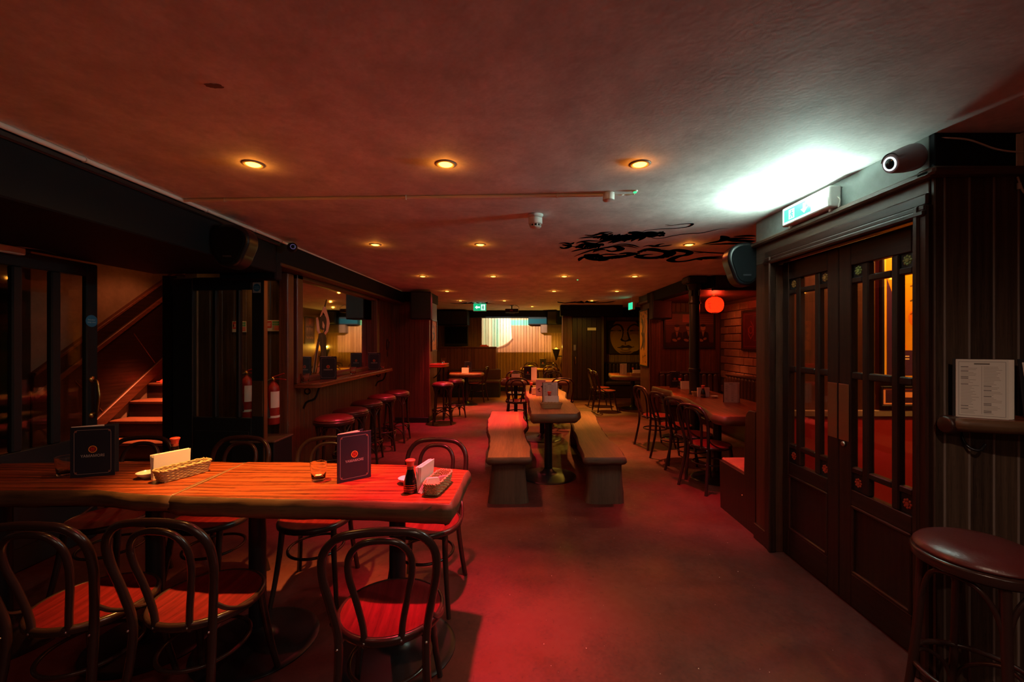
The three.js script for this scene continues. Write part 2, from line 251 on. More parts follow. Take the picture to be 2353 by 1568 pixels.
T.poster = canvasTex(512, 900, (g, w, h) => {                           // yellow illustrated drinks poster
  g.fillStyle = '#e0a018'; g.fillRect(0, 0, w, h); g.fillStyle = '#ffd24a'; g.fillRect(0, 0, w, 14); g.fillRect(0, 0, 14, h);
  poly(g, [[20, 160], [110, 420], [60, 520], [130, 620], [90, 700], [20, 880]], '#4a2a52'); poly(g, [[20, 700], [240, 700], [240, 890], [20, 890]], '#432648');
  line(g, [[130, 90], [240, 60], [380, 120], [430, 230], [330, 300]], '#6f5420', 16); line(g, [[190, 220], [290, 190], [390, 240]], '#7a5a22', 12); line(g, [[190, 330], [280, 290], [350, 330], [300, 400]], '#5e4618', 12);
  blob(g, 300, 470, 130, 90, 0.2, '#e07a1c'); line(g, [[190, 430], [260, 380], [370, 420]], '#8a4a18', 10); poly(g, [[90, 470], [150, 520], [120, 600], [170, 690], [90, 640], [60, 560]], '#ef8420');
  blob(g, 360, 640, 130, 60, -0.2, '#8a4a6a'); poly(g, [[270, 720], [500, 640], [500, 890], [270, 890]], '#f0b440'); g.fillStyle = '#e8cf9a'; g.fillRect(60, 740, 120, 9); g.fillRect(60, 760, 120, 9); g.fillRect(60, 780, 90, 9); g.fillStyle = '#d08c20'; g.font = 'bold 90px sans-serif'; g.fillText('S', 300, 840);
});
T.signStrip = canvasTex(256, 96, (g, w, h) => { g.fillStyle = '#3c2036'; g.fillRect(0, 0, w, h); g.strokeStyle = '#f0a878'; g.lineWidth = 8; g.strokeRect(8, 8, w - 16, h - 16); g.fillStyle = '#e9a070'; g.fillRect(60, 24, 60, 30); g.fillRect(150, 24, 80, 12); g.fillRect(150, 46, 80, 12); });
T.figure = canvasTex(360, 620, (g, w, h) => {                           // cut-out print of a woman raising a sword
  const skin = '#e2c6a2', ink = '#17150f', cloth = '#2c271c';
  line(g, [[236, 4], [214, 70]], '#3c3626', 12);
  poly(g, [[202, 62], [226, 66], [262, 150], [274, 200], [254, 270], [222, 300], [196, 268], [234, 200], [214, 130], [196, 110], [176, 160], [160, 150]], skin);
  poly(g, [[120, 168], [138, 158], [150, 190], [160, 270], [176, 290], [150, 300], [128, 262]], skin); line(g, [[126, 162], [122, 220], [148, 290]], '#d8c6a8', 4);
  blob(g, 196, 195, 40, 62, 0.1, ink); blob(g, 204, 214, 20, 34, 0, skin); poly(g, [[160, 180], [200, 150], [236, 180], [230, 260], [200, 290], [214, 220], [190, 180], [186, 260], [164, 250]], ink);
  poly(g, [[150, 290], [190, 282], [222, 300], [236, 330], [232, 470], [214, 520], [176, 500], [168, 400], [140, 340]], cloth); line(g, [[180, 300], [196, 380], [186, 470]], '#574c36', 6); line(g, [[210, 310], [220, 400], [212, 480]], '#0d0c08', 9);
  line(g, [[146, 340], [120, 460], [98, 596]], ink, 18); line(g, [[134, 350], [108, 470], [86, 600]], '#c8b698', 5); line(g, [[156, 360], [132, 470], [112, 600]], '#c8b698', 5);
  poly(g, [[166, 500], [184, 510], [172, 560], [150, 610], [126, 612], [136, 560]], skin); poly(g, [[176, 520], [216, 530], [206, 600], [176, 612]], '#a3845f'); line(g, [[176, 520], [180, 610]], ink, 8); line(g, [[140, 560], [170, 556]], '#7c4f2c', 8);
});
T.slide = canvasTex(512, 282, (g, w, h) => {                            // what the projector throws: pale rounded form on a tan ground
  const gr = g.createLinearGradient(0, 0, 0, h); gr.addColorStop(0, '#c8a890'); gr.addColorStop(0.6, '#c4927a'); gr.addColorStop(1, '#9c7468'); g.fillStyle = gr; g.fillRect(0, 0, w, h);
  g.fillStyle = '#7ee6d8'; g.fillRect(205, 14, 310, 40); g.fillStyle = '#c9b49c'; g.fillRect(215, 0, 300, 14);
  g.beginPath(); g.moveTo(0, 0); g.lineTo(208, 0); g.quadraticCurveTo(220, 120, 222, 150); g.quadraticCurveTo(170, 210, 90, 218); g.lineTo(0, 214); g.closePath(); g.fillStyle = '#e6f4ee'; g.fill();
  for (const [x, c] of [[14, '#bfe6dc'], [78, '#b0ece6'], [104, '#9ce8e4'], [30, '#c6ded2']]) { g.fillStyle = c; g.fillRect(x, 6, 22, 205); }
  line(g, [[100, 226], [180, 214], [226, 156]], '#7a5a58', 12);
});

// ---------------------------------------------------------------- setting
function wallBox(name, x0, x1, y0, y1, d0, d1, m, grain = 'y') {
  const o = mesh(numbered(name), bxx(x0, x1, y0, y1, d0, d1, 0.002, grain), m, scene); o.userData = { kind: 'structure' }; return o;
}
// upright boards along a line on the floor plan
function planks(parent, x0, d0, x1, d1, y0, y1, w, mats, th = 0.02, gap = 0.0015) {
  const len = Math.hypot(x1 - x0, d1 - d0), n = Math.max(1, Math.round(len / w)), ww = len / n, a = Math.atan2(d1 - d0, x1 - x0);
  for (let i = 0; i < n; i++) {
    const t = (i + 0.5) / n, o = mesh('plank', cbox(ww - gap, y1 - y0, th, 0.0045, 'y', (i * 7) % 5), mats[Math.floor(rnd() * mats.length)], parent);
    o.position.set(x0 + (x1 - x0) * t, (y0 + y1) / 2, -(d0 + (d1 - d0) * t)); o.rotation.y = a;
  }
}
const RW = [M.wood, M.wood2, M.wood, M.wood3], GW = [M.woodGold, M.woodGold2, M.woodGold3], DW = [M.woodGrey, M.woodGrey2, M.woodGrey3];

{ const g = triUV(new THREE.BoxGeometry(14, 0.1, 19), 'x'); const f = mesh('floor', g, M.floor, scene); f.position.set(-2.2, -0.05, -5.5); f.userData.kind = 'structure'; }
{ const c = struct('ceiling'); const g = triUV(new THREE.BoxGeometry(14, 0.1, 19), 'x'); mesh('ceiling_slab', g, M.ceiling, c).position.set(-2.2, CEIL + 0.05, -5.5);
  const s = new THREE.Shape(); for (let i = 0; i <= 24; i++) { const a = i / 24 * Math.PI * 2, r = (0.8 + 0.35 * hash(i % 24, 3, 9)); const x = Math.cos(a) * 0.032 * r, y = Math.sin(a) * 0.016 * r; i ? s.lineTo(x, y) : s.moveTo(x, y); }
  const st = mesh('stain', new THREE.ShapeGeometry(s), std([0.2, 0.13, 0.09], 0.9), c); st.rotation.x = Math.PI / 2; st.position.set(-1.12, CEIL - 0.0012, -1.585); }

// left side: beam, glazed lobby partition, mirror wall
{ const t = struct('trim_1'); mesh('beam', bxx(-3.4, -2.235, 2.17, CEIL, -3.3, 4.02, 0.008, 'z'), M.beam, t); mesh('cornice', bxx(-2.262, -2.215, 2.42, 2.455, -3.3, 4.0, 0.008, 'z'), M.paintDark, t); }
{ const t = struct('trim_2'); mesh('beam', bxx(-2.6, -2.235, 2.275, CEIL, 4.02, 8.25, 0.008, 'z'), M.beam, t); mesh('moulding', bxx(-2.42, -2.225, 2.245, 2.28, 4.02, 8.25, 0.008, 'z'), M.wood2, t); mesh('end_block', bxx(-2.75, -2.232, 2.11, 2.47, 3.95, 4.06, 0.012), M.beam, t); }
wallBox('wall_left', -3.47, -3.35, 0, 2.18, -3.3, 2.52, M.paint);
wallBox('wall_left_pier', -3.47, -3.33, 0, 2.18, 4.2, 4.42, M.paint);
wallBox('wall_left_lobby_front', -9, -3.4, 0, CEIL, 0.5, 0.62, M.plaster);
wallBox('wall_left_lobby_side', -8.9, -8.8, 0, CEIL, 0.5, 7.3, M.plaster);
wallBox('wall_left_lobby_end', -8.9, -4.72, 0, CEIL, 7.0, 7.12, M.plaster);
wallBox('wall_left_stairwell', -3.42, -3.3, 0, CEIL, 4.42, 8.0, M.plaster);
wallBox('wall_left_stair_head', -4.8, -3.3, 0, CEIL, 7.9, 8.0, M.plaster);
{ const w = struct('wall_left_stair_side');
  mesh('wall_panel', bxx(-4.85, -4.74, 0, CEIL, 4.2, 8.0, 0.003), M.plaster, w);
  const sl = 0.19 / 0.26, y0 = (d) => 0.26 + (d - 4.44) * sl;                          // line of the stair nosings
  const band = (lo, hi, th, m, name) => { const s = new THREE.Shape(); s.moveTo(4.2, Math.max(0, y0(4.2) + lo)); s.lineTo(6.6, y0(6.6) + lo); s.lineTo(6.6, y0(6.6) + hi); s.lineTo(4.2, y0(4.2) + hi); s.closePath(); const g = extrude(s, th, 0.006, 1); g.rotateY(Math.PI / 2); g.translate(-4.74, 0, 0); mesh(name, triUV(g, 'z'), m, w); };
  band(0.1, 0.98, 0.012, M.doorWood, 'wainscot'); band(0.0, 0.14, 0.035, M.wood2, 'stringer'); band(0.9, 0.95, 0.05, M.wood, 'rail'); band(0.95, 1.13, 0.03, M.doorWood, 'rail_board'); band(1.13, 1.155, 0.05, M.wood, 'rail_cap');
  for (const d of [4.6, 5.3]) mesh('joint_strip', tube([V(-4.722, y0(d) + 0.75, d), V(-4.722, y0(d + 0.3) + 0.16, d + 0.3)], 0.006, { seg: 2, rad: 6 }), M.wood2, w); }
{ const t = struct('trim_3');                                                           // green painted doorway at the end of the lobby
  mesh('door_frame', [bxx(-8.25, -8.12, 0, 2.25, 6.88, 7.0), bxx(-7.6, -7.48, 0, 2.25, 6.88, 7.0), bxx(-8.3, -7.43, 2.2, 2.4, 6.86, 7.0)], M.green, t);
  mesh('door_panel', bxx(-8.12, -7.6, 0, 2.2, 6.95, 7.0), M.green, t); mesh('door_moulding', [bxx(-8.05, -7.68, 1.1, 2.1, 6.93, 6.955), bxx(-8.05, -7.68, 0.2, 0.95, 6.93, 6.955)], M.green, t); mesh('letter_plate', bxx(-7.92, -7.84, 1.0, 1.3, 6.91, 6.935), M.steel, t); }
// stairs
{ const st = struct('stairs'); mesh('plinth', bxx(-4.74, -3.42, 0, 0.07, 4.2, 8.0), M.darkWood, st);
  for (let k = 1; k <= 9; k++) { const h = 0.07 + 0.19 * k, d = 4.44 + 0.26 * (k - 1); mesh('riser', bxx(-4.73, -3.43, h - 0.19, h - 0.03, d + 0.02, d + 0.05, 0.002, 'x'), M.darkWood, st); const tr = new RoundedBoxGeometry(1.3, 0.035, 0.3, 3, 0.015); mesh('tread', triUV(tr, 'x'), M.wood3, st).position.set(-4.08, h - 0.0175, -(d + 0.15)); } }
// facing wall with fire notices, corner post, mirror wall, pillar
{ const w = struct('wall_left_alcove'); mesh('backing', bxx(-3.35, -2.44, 0, 2.2, 4.46, 4.6), M.woodGrey2, w); planks(w, -3.3, 4.45, -2.44, 4.45, 0, 2.2, 0.12, DW); mesh('corner_post', bxx(-2.46, -2.365, 0, 2.24, 4.4, 4.52, 0.008), M.wood3, w); }
{ const w = struct('wall_left_mirror'); mesh('backing', bxx(-2.6, -2.42, 0, 2.3, 4.52, 8.24), M.woodGrey2, w);
  planks(w, -2.41, 4.53, -2.41, 8.24, 0, 1.06, 0.09, RW); planks(w, -2.41, 7.2, -2.41, 8.24, 1.06, 2.25, 0.09, RW);
  mesh('frame_post', bxx(-2.42, -2.35, 1.1, 2.25, 4.56, 4.68, 0.008), M.wood, w); mesh('frame_post', bxx(-2.42, -2.35, 1.1, 2.25, 7.07, 7.18, 0.008), M.wood, w);
  mesh('frame_head', bxx(-2.42, -2.35, 2.2, 2.25, 4.56, 7.18, 0.008, 'z'), M.wood, w); mesh('frame_sill', bxx(-2.42, -2.34, 1.1, 1.16, 4.66, 7.1, 0.01, 'z'), M.wood3, w); }
{ const w = struct('wall_left_pillar'); mesh('backing', bxx(-3.0, -1.78, 0, 2.4, 8.275, 9.0), M.woodGrey2, w); planks(w, -2.42, 8.262, -1.755, 8.262, 0.1, 2.35, 0.09, RW); planks(w, -1.765, 8.27, -1.765, 9.0, 0.1, 2.35, 0.09, RW); mesh('beam', bxx(-3.0, -1.74, 2.3, CEIL, 8.2, 9.05, 0.006), M.beam, w); mesh('plinth', bxx(-2.42, -1.76, 0, 0.1, 8.24, 9.0), M.paintDark, w); }
// far end
wallBox('wall_far_left', -3.4, -3.28, 0, CEIL, 9.0, 13.6, M.wood2);
{ const w = struct('wall_far'); mesh('backing', bxx(-3.4, 1.3, 0, CEIL, 13.53, 13.65), M.woodGold2, w); planks(w, -3.3, 13.51, 1.24, 13.51, 0.12, 2.3, 0.09, GW, 0.02, 0.005); mesh('baseboard', bxx(-3.3, 1.24, 0, 0.12, 13.48, 13.53), M.paintDark, w); mesh('beam', bxx(-3.3, 1.24, 2.27, CEIL, 13.2, 13.5), M.beam, w); }
{ const t = struct('trim_4'); mesh('bulkhead', bxx(0.2, 1.22, 2.05, 2.45, 13.22, 13.48), M.beam, t); mesh('bulkhead_step', bxx(0.58, 1.22, 1.8, 2.05, 13.25, 13.48), M.woodGrey, t); }
{ const w = struct('wall_far_pier'); mesh('backing', bxx(1.24, 1.36, 0, CEIL, 11.45, 13.6), M.woodGold2, w); planks(w, 1.07, 11.42, 1.3, 11.42, 0, 2.3, 0.115, RW); planks(w, 1.235, 11.45, 1.235, 13.5, 0, 2.3, 0.1, GW); mesh('pier_side', bxx(1.07, 1.24, 0, 2.3, 11.43, 11.6), M.wood2, w); mesh('beam', bxx(1.0, 2.6, 2.2, CEIL, 11.2, 11.45), M.beam, w); }
{ const w = struct('wall_far_right'); mesh('backing', bxx(2.14, 3.9, 0, CEIL, 12.3, 12.42), M.wood2, w); planks(w, 2.16, 12.28, 3.85, 12.28, 0.9, 2.3, 0.11, GW); mesh('return', bxx(2.1, 2.16, 0, CEIL, 11.45, 12.35), M.woodGrey2, w); mesh('beam', bxx(2.1, 3.9, 2.22, CEIL, 12.0, 12.3), M.beam, w); }
{ const d = struct('door_1'); mesh('door_panel', bxx(1.32, 2.1, 0, 2.2, 11.45, 11.5, 0.004), M.woodGrey2, d); for (let i = 0; i < 6; i++) mesh('plank', bxx(1.33 + i * 0.127, 1.33 + i * 0.127 + 0.124, 0.02, 2.18, 11.43, 11.455), [M.doorWood, M.darkWood, M.doorWood][i % 3], d); mesh('name_plate', bxx(1.72, 1.95, 1.83, 1.9, 11.42, 11.435, 0.002), M.white, d); mesh('push_plate', bxx(1.36, 1.42, 1.3, 1.45, 11.42, 11.435, 0.002), M.steel, d); mesh('handle', tube([V(1.4, 0.95, 11.42), V(1.4, 0.96, 11.37), V(1.4, 1.13, 11.37), V(1.4, 1.14, 11.42)], 0.01, { seg: 12 }), M.brass, d); }
// right alcove: back wall, poster pillar, block wall, bulkhead
{ const w = struct('wall_right_alcove'); mesh('backing', bxx(2.5, 4.0, 0, CEIL, 8.54, 8.68), M.wood2, w); planks(w, 2.53, 8.52, 3.88, 8.52, 0, 2.32, 0.1, RW); }
{ const w = struct('wall_right_pillar'); mesh('backing', bxx(2.53, 2.7, 0, 2.34, 8.55, 9.2), M.wood2, w); planks(w, 2.515, 8.52, 2.515, 9.2, 0, 2.3, 0.09, [M.wood3, M.wood]); mesh('cornice', bxx(2.44, 2.72, 2.3, 2.36, 8.46, 9.26, 0.015), M.wood2, w); mesh('head', bxx(2.48, 2.72, 2.36, CEIL, 8.5, 9.22), M.paintDark, w); }
{ const w = struct('wall_right_blocks'); mesh('mortar_bed', bxx(3.9, 4.05, 0, CEIL, 3.4, 8.6), M.mortar, w);
  const gs = [0, 1, 2].map((k) => { const g = cbox(0.03, 0.128, 0.288, 0.009, 'z', k).clone(); return g; });
  for (let r = 0; r < 17; r++) for (let c = 0; c < 18; c++) { const d = 3.55 + c * 0.3 + (r % 2) * 0.15; if (d > 8.4) continue; const y = 0.07 + r * 0.14; if (y > 2.3 || (d < 5.5 && (y < 0.7))) continue; const o = mesh('block', gs[(r * 5 + c * 3) % 3], [M.brick, M.brick2, M.brick3][Math.floor(rnd() * 3)], w); o.position.set(3.892 + rr(-0.004, 0.004), y, -d); o.rotation.y = rr(-0.012, 0.012); } }
{ const t = struct('trim_5'); const s = new THREE.Shape(); s.moveTo(2.45, 8.52); s.lineTo(2.45, 6.5); s.lineTo(2.72, 6.16); s.lineTo(3.9, 6.16); s.lineTo(3.9, 8.52); s.closePath(); const g = extrude(s, CEIL - 2.3, 0, 1); g.rotateX(-Math.PI / 2); g.translate(0, 2.3, 0); mesh('bulkhead', triUV(g, 'x'), M.beam, t); mesh('bulkhead_front', bxx(2.74, 3.89, 2.31, 2.47, 6.135, 6.16, 0.003, 'x'), M.darkWood, t); mesh('soffit', bxx(2.6, 3.89, 2.29, 2.3, 6.3, 8.5, 0.002, 'x'), M.wood, t); mesh('lip', bxx(2.7, 3.9, 2.265, 2.31, 6.12, 6.2, 0.006, 'x'), M.paintDark, t); mesh('vent_cover', bxx(2.96, 3.06, 2.34, 2.42, 6.145, 6.165, 0.003), M.black, t); }
// right: entrance door wall, corner wall beside the viewer
{ const w = struct('wall_right'); mesh('fascia', bxx(1.84, 1.98, 2.31, CEIL, 1.966, 3.42, 0.003), M.fascia, w); mesh('header', bxx(1.84, 1.98, 2.14, 2.29, 1.966, 3.42, 0.003, 'z'), M.woodGrey, w);
  mesh('cornice', bxx(1.80, 1.98, 2.28, 2.315, 1.92, 3.44, 0.01, 'z'), M.woodGrey3, w);
  mesh('jamb', bxx(1.84, 1.98, 0, 2.14, 1.966, 2.0, 0.004), M.woodGrey3, w); mesh('door_stop', bxx(1.9, 1.97, 0, 2.14, 1.99, 2.07, 0.004), M.doorWood, w); mesh('jamb', bxx(1.84, 1.98, 0, 2.14, 3.195, 3.42, 0.004), M.wood2, w);
  for (const [d0, d1, t] of [[1.955, 2.0, 0.02], [1.99, 2.022, 0.03], [3.18, 3.21, 0.032], [3.195, 3.27, 0.02]]) mesh('architrave', bxx(1.84 - t, 1.86, 0, 2.17, d0, d1, 0.008), M.darkWood, w);
  for (const [y0, y1, t] of [[2.115, 2.145, 0.032], [2.14, 2.17, 0.024], [2.165, 2.22, 0.016]]) mesh('architrave', bxx(1.84 - t, 1.86, y0, y1, 1.96, 3.27, 0.008, 'z'), M.darkWood, w);
  mesh('skirting', bxx(1.825, 1.86, 0, 0.12, 3.2, 3.43, 0.004, 'z'), M.darkWood, w); }
wallBox('wall_right_return', 1.86, 4.0, 0, CEIL, 3.3, 3.43, M.wood2);
{ const w = struct('wall_right_corner'); mesh('backing', bxx(1.9, 3.3, 0, 2.3, 1.98, 2.08), M.woodGrey2, w); planks(w, 1.845, 1.955, 1.89, 1.955, 0.02, 2.29, 0.045, DW); planks(w, 1.89, 1.955, 3.21, 1.955, 0.02, 2.29, 0.11, DW);
  for (let i = 1; i < 9; i++) mesh('bead', tube([V(1.78 + i * 0.11, 0.03, 1.946), V(1.78 + i * 0.11, 2.28, 1.946)], 0.006, { seg: 1, rad: 6 }), M.beadWood, w);
  mesh('fascia', bxx(1.842, 3.3, 2.31, CEIL, 1.94, 2.08, 0.003), M.beam, w); mesh('cornice', bxx(1.8, 3.3, 2.285, 2.32, 1.9, 1.99, 0.01, 'x'), M.woodGrey, w); }
wallBox('wall_right_near', 3.2, 3.32, 0, CEIL, -3.3, 2.0, M.woodGrey);
wallBox('wall_back', -3.5, 3.3, 0, CEIL, -3.42, -3.3, M.woodGrey);
wallBox('wall_right_lobby', 3.95, 4.05, 0, CEIL, 1.98, 3.45, M.plaster);
{ const t = struct('trim_6'); mesh('dado_rail', bxx(1.99, 3.95, 0.98, 1.03, 3.262, 3.3, 0.006, 'x'), M.plaster, t); mesh('lobby_lining', bxx(1.99, 3.95, 0, 0.98, 3.27, 3.3, 0.003, 'x'), M.redPaint, t); mesh('lobby_boards', bxx(1.99, 3.95, 1.03, CEIL, 3.285, 3.3, 0.002), M.wood2, t); }

// door leaves (local: width along x from 0, height y, thickness around z = 0)
function doorPiece(p, name, x0, x1, y0, y1, m, t = 0.045, c = 0.004, z = 0) { const g = cbox(x1 - x0, y1 - y0, t, c, y1 - y0 > x1 - x0 ? 'y' : 'x'); const o = mesh(name, g, m, p); o.position.set((x0 + x1) / 2, (y0 + y1) / 2, z); return o; }
function paneledDoor(p, W, stL, stR, colour) {
  const m = M.doorWood, mu = 0.045, inner = W - stL - stR, nar = 0.078, mid = inner - 2 * nar - 2 * mu;
  doorPiece(p, 'stile', 0, stL, 0.01, 2.12, m); doorPiece(p, 'stile', W - stR, W, 0.01, 2.12, m);
  doorPiece(p, 'top_rail', stL, W - stR, 1.99, 2.12, m); doorPiece(p, 'middle_rail', stL, W - stR, 0.6, 0.687, m); doorPiece(p, 'bottom_rail', stL, W - stR, 0.01, 0.2, m);
  doorPiece(p, 'lower_panel', stL, W - stR, 0.2, 0.6, m, 0.02); for (const [y0, y1] of [[0.2, 0.222], [0.58, 0.6]]) doorPiece(p, 'moulding', stL, W - stR, y0, y1, M.darkWood, 0.056, 0.006);
  for (const x of [stL, W - stR - 0.02]) doorPiece(p, 'moulding', x, x + 0.02, 0.2, 0.6, M.darkWood, 0.056, 0.006);
  const xs = [stL, stL + nar, stL + nar + mu, stL + nar + mu + mid, stL + nar + 2 * mu + mid, W - stR], ys = [0.687, 0.785, 0.82, 1.33, 1.37, 1.883, 1.918, 1.99];
  for (const i of [1, 3]) doorPiece(p, 'muntin', xs[i], xs[i + 1], 0.687, 1.99, m, 0.04, 0.006);
  for (const j of [1, 3, 5]) for (const i of [0, 2, 4]) doorPiece(p, 'muntin', xs[i], xs[i + 1], ys[j], ys[j + 1], m, 0.04, 0.006);
  for (const j of [0, 2, 4, 6]) for (const i of [0, 2, 4]) {
    const x0 = xs[i], x1 = xs[i + 1], y0 = ys[j], y1 = ys[j + 1];
    if ((j === 0 || j === 6) && i !== 2) {
      doorPiece(p, 'corner_block', x0, x1, y0, y1, M.paintDark, 0.014, 0.002);
      const cm = j === 6 ? colour : M.stainRed, cx = (x0 + x1) / 2, cy = (y0 + y1) / 2, gs = [];
      for (let k = 0; k < 8; k++) { const a = k * Math.PI / 4, s = new THREE.SphereGeometry(0.0075, 8, 6); s.scale(1, 1, 0.6); s.translate(Math.cos(a) * 0.02, Math.sin(a) * 0.02, 0.008); gs.push(s); const s2 = s.clone(); s2.translate(0, 0, -0.016); gs.push(s2); }
      const c0 = new THREE.CylinderGeometry(0.011, 0.011, 0.024, 12); c0.rotateX(Math.PI / 2); gs.push(c0);
      mesh('rosette', gs, cm, p).position.set(cx, cy, 0);
    } else doorPiece(p, 'glass_pane', x0 - 0.004, x1 + 0.004, y0 - 0.004, y1 + 0.004, M.pane, 0.004, 0.0005);
  }
}
{ // entrance doors on the right; local x runs away from the viewer, local +z faces the room
  const near = struct('door_2'); near.position.set(1.935, 0, -2.065); near.rotation.y = Math.PI / 2; near.updateMatrix();
  paneledDoor(near, 0.56, 0.07, 0.095, M.stainGreen);
  doorPiece(near, 'push_plate', 0.475, 0.555, 0.96, 1.295, M.plate, 0.004, 0.0015, -0.026); const lk = lathe([[0, 0], [0.014, 0], [0.016, 0.006], [0.012, 0.012], [0.004, 0.014], [0, 0.012]], 20); lk.rotateX(-Math.PI / 2); mesh('lock', lk, M.steel, near).position.set(0.515, 0.94, -0.024);
  const far = struct('door_3'); far.position.set(1.935, 0, -2.63); far.rotation.y = Math.PI / 2; paneledDoor(far, 0.56, 0.095, 0.07, M.stainAmber);
  doorPiece(far, 'push_plate', 0.005, 0.085, 0.96, 1.295, M.plate, 0.004, 0.0015, -0.026);
}
function tallPaneDoor(p, W, cols, y0, y1, H) {
  const m = M.paint; let x = 0;
  cols.forEach(([a, b], i) => { doorPiece(p, i ? 'muntin' : 'stile', x, a, i ? y0 : 0.01, i ? y1 : H, m, 0.045, 0.008); doorPiece(p, 'glass_pane', a - 0.004, b + 0.004, y0 - 0.004, y1 + 0.004, M.pane, 0.005, 0.0005); x = b; });
  doorPiece(p, 'stile', x, W, 0.01, H, m, 0.045, 0.008); doorPiece(p, 'top_rail', cols[0][0], x, y1, H, m); doorPiece(p, 'bottom_rail', cols[0][0], x, 0.01, y0, m);
  doorPiece(p, 'lower_panel', cols[0][0] + 0.02, x - 0.02, 0.16, y0 - 0.12, m, 0.054, 0.008);
}
{ const d = struct('door_4'); const dx = -2.385 + 3.33, dd = 4.05 - 4.17, W = Math.hypot(dx, dd); d.position.set(-3.33, 0, -4.17); d.rotation.y = Math.atan2(dd, dx);
  tallPaneDoor(d, W, [[0.215, 0.41], [0.455, 0.655], [0.695, 0.815]].map((c) => c.map((v) => v * W / 0.94)), 0.83, 2.03, 2.15);
  const sq = mesh('notice', new THREE.PlaneGeometry(0.082, 0.096), printed(T.square), d); sq.position.set(W - 0.07, 2.045, 0.0245); doorPiece(d, 'kick_strip', W - 0.012, W + 0.004, 0.02, 2.14, M.plate, 0.044, 0.001); doorPiece(d, 'push_plate', W - 0.115, W - 0.01, 0.85, 1.18, M.plate, 0.004, 0.001, 0.024); }
{ const d = struct('door_5'); d.position.set(-3.38, 0, -2.56); d.rotation.y = Math.PI / 2;   // closed leaf; local x away from viewer
  tallPaneDoor(d, 0.89, [[0.13, 0.31], [0.37, 0.55], [0.615, 0.80]], 0.81, 2.05, 2.15);
  const disc = mesh('notice', new THREE.CircleGeometry(0.047, 32), printed(T.disc), d); disc.position.set(0.835, 1.706, 0.0245); disc.rotation.y = 0;
  d.children.forEach((c) => { if (c.name === 'notice') { c.position.z = 0.0245; } });
  mesh('handle', tube([[0.84, 0.975, 0.03], [0.84, 0.985, 0.06], [0.84, 1.05, 0.072], [0.84, 1.11, 0.078], [0.84, 1.17, 0.072], [0.84, 1.235, 0.06], [0.84, 1.245, 0.03]], 0.0085, { seg: 30, taper: (t) => 1 + 0.5 * Math.sin(Math.PI * t) }), M.brass, d);
  for (const y of [0.97, 1.25]) { const g = lathe([[0, 0], [0.026, 0], [0.026, 0.004], [0.018, 0.014], [0, 0.016]], 24); g.rotateX(Math.PI / 2); mesh('handle_rose', g, M.brass, d).position.set(0.84, y, 0.022); }
  d.rotation.y = -Math.PI / 2; d.rotation.y = Math.PI / 2; }
// ---------------------------------------------------------------- lamps
const bezelG = lathe([[0.036, 0], [0.038, -0.005], [0.045, -0.007], [0.053, -0.004], [0.055, 0], [0.036, 0]], 28), bulbG = (() => { const g = new THREE.SphereGeometry(0.036, 20, 10, 0, Math.PI * 2, Math.PI / 2, Math.PI / 2); g.scale(1, 0.36, 1); return g; })();
const bezelM = std([0.35, 0.28, 0.2], 0.4), bulbM = glow([1, 0.5, 0.055], 8);
function lampLight(o, colour, power, spill) {                   // a reflector lamp: narrow beam and weak wide spill
  for (const [p, a, pen] of [[power, BEAM, 1], [spill, 1.42, 0.35]]) { const s = new THREE.SpotLight(L(...colour), p, 0, a, pen, 2); s.position.set(0, -0.02, 0); s.target.position.set(0, -2, 0); s.castShadow = true; s.shadow.radius = 1.5; o.add(s, s.target); }
  const h = new THREE.PointLight(L(1, 0.3, 0.03), 0.05, 0, 2); h.position.set(0, -0.026, 0); h.castShadow = true; o.add(h);      // light leaving the domed bulb sideways
}
function downlight(x, d, y, colour, power, label, group, spill = 0.35 + power * 0.03) {
  const o = thing('ceiling_lamp', label, 'lamp', [x, y, d], 0, group);
  mesh('bezel', bezelG, bezelM, o); mesh('bulb', bulbG, bulbM, o);
  lampLight(o, colour, power, spill);
}
for (const [x, d, c, p, l, sp] of DOWNLIGHTS) downlight(x, d, CEIL, c, p, 'small round recessed ' + l, 'recessed ceiling lamps', sp);
for (const [x, d, c, p, sp, l] of BEHIND) { const o = thing('ceiling_lamp', 'recessed ceiling lamp out of view behind the camera ' + l, 'lamp', [x, CEIL, d], 0, 'recessed lamps behind the viewer'); mesh('bezel', bezelG, bezelM, o); mesh('bulb', bulbG, bulbM, o); lampLight(o, c, p, sp); }
downlight(3.42, 7.75, 2.3, ORANGE, 14, 'recessed lamp in the low bulkhead above the red lantern', null);
downlight(-6.5, 5.9, CEIL, AMBER, 10, 'yellow recessed lamp in the lobby, seen through the left glazed door', null, 0.5);
downlight(-2.72, 4.3, CEIL, AMBER, 1.6, 'recessed lamp between the open dark door and the fire notices', null, 0.13);
downlight(-4.2, 5.2, CEIL, ORANGE, 80, 'recessed lamp lighting the stair treads', null, 1.1);
downlight(2.95, 2.88, CEIL, AMBER, 14, 'recessed lamp lighting the poster behind the entrance doors', null, 6);
downlight(2.4, 2.75, CEIL, RED, 5, 'red recessed lamp just inside the entrance lobby', null, 1.5);

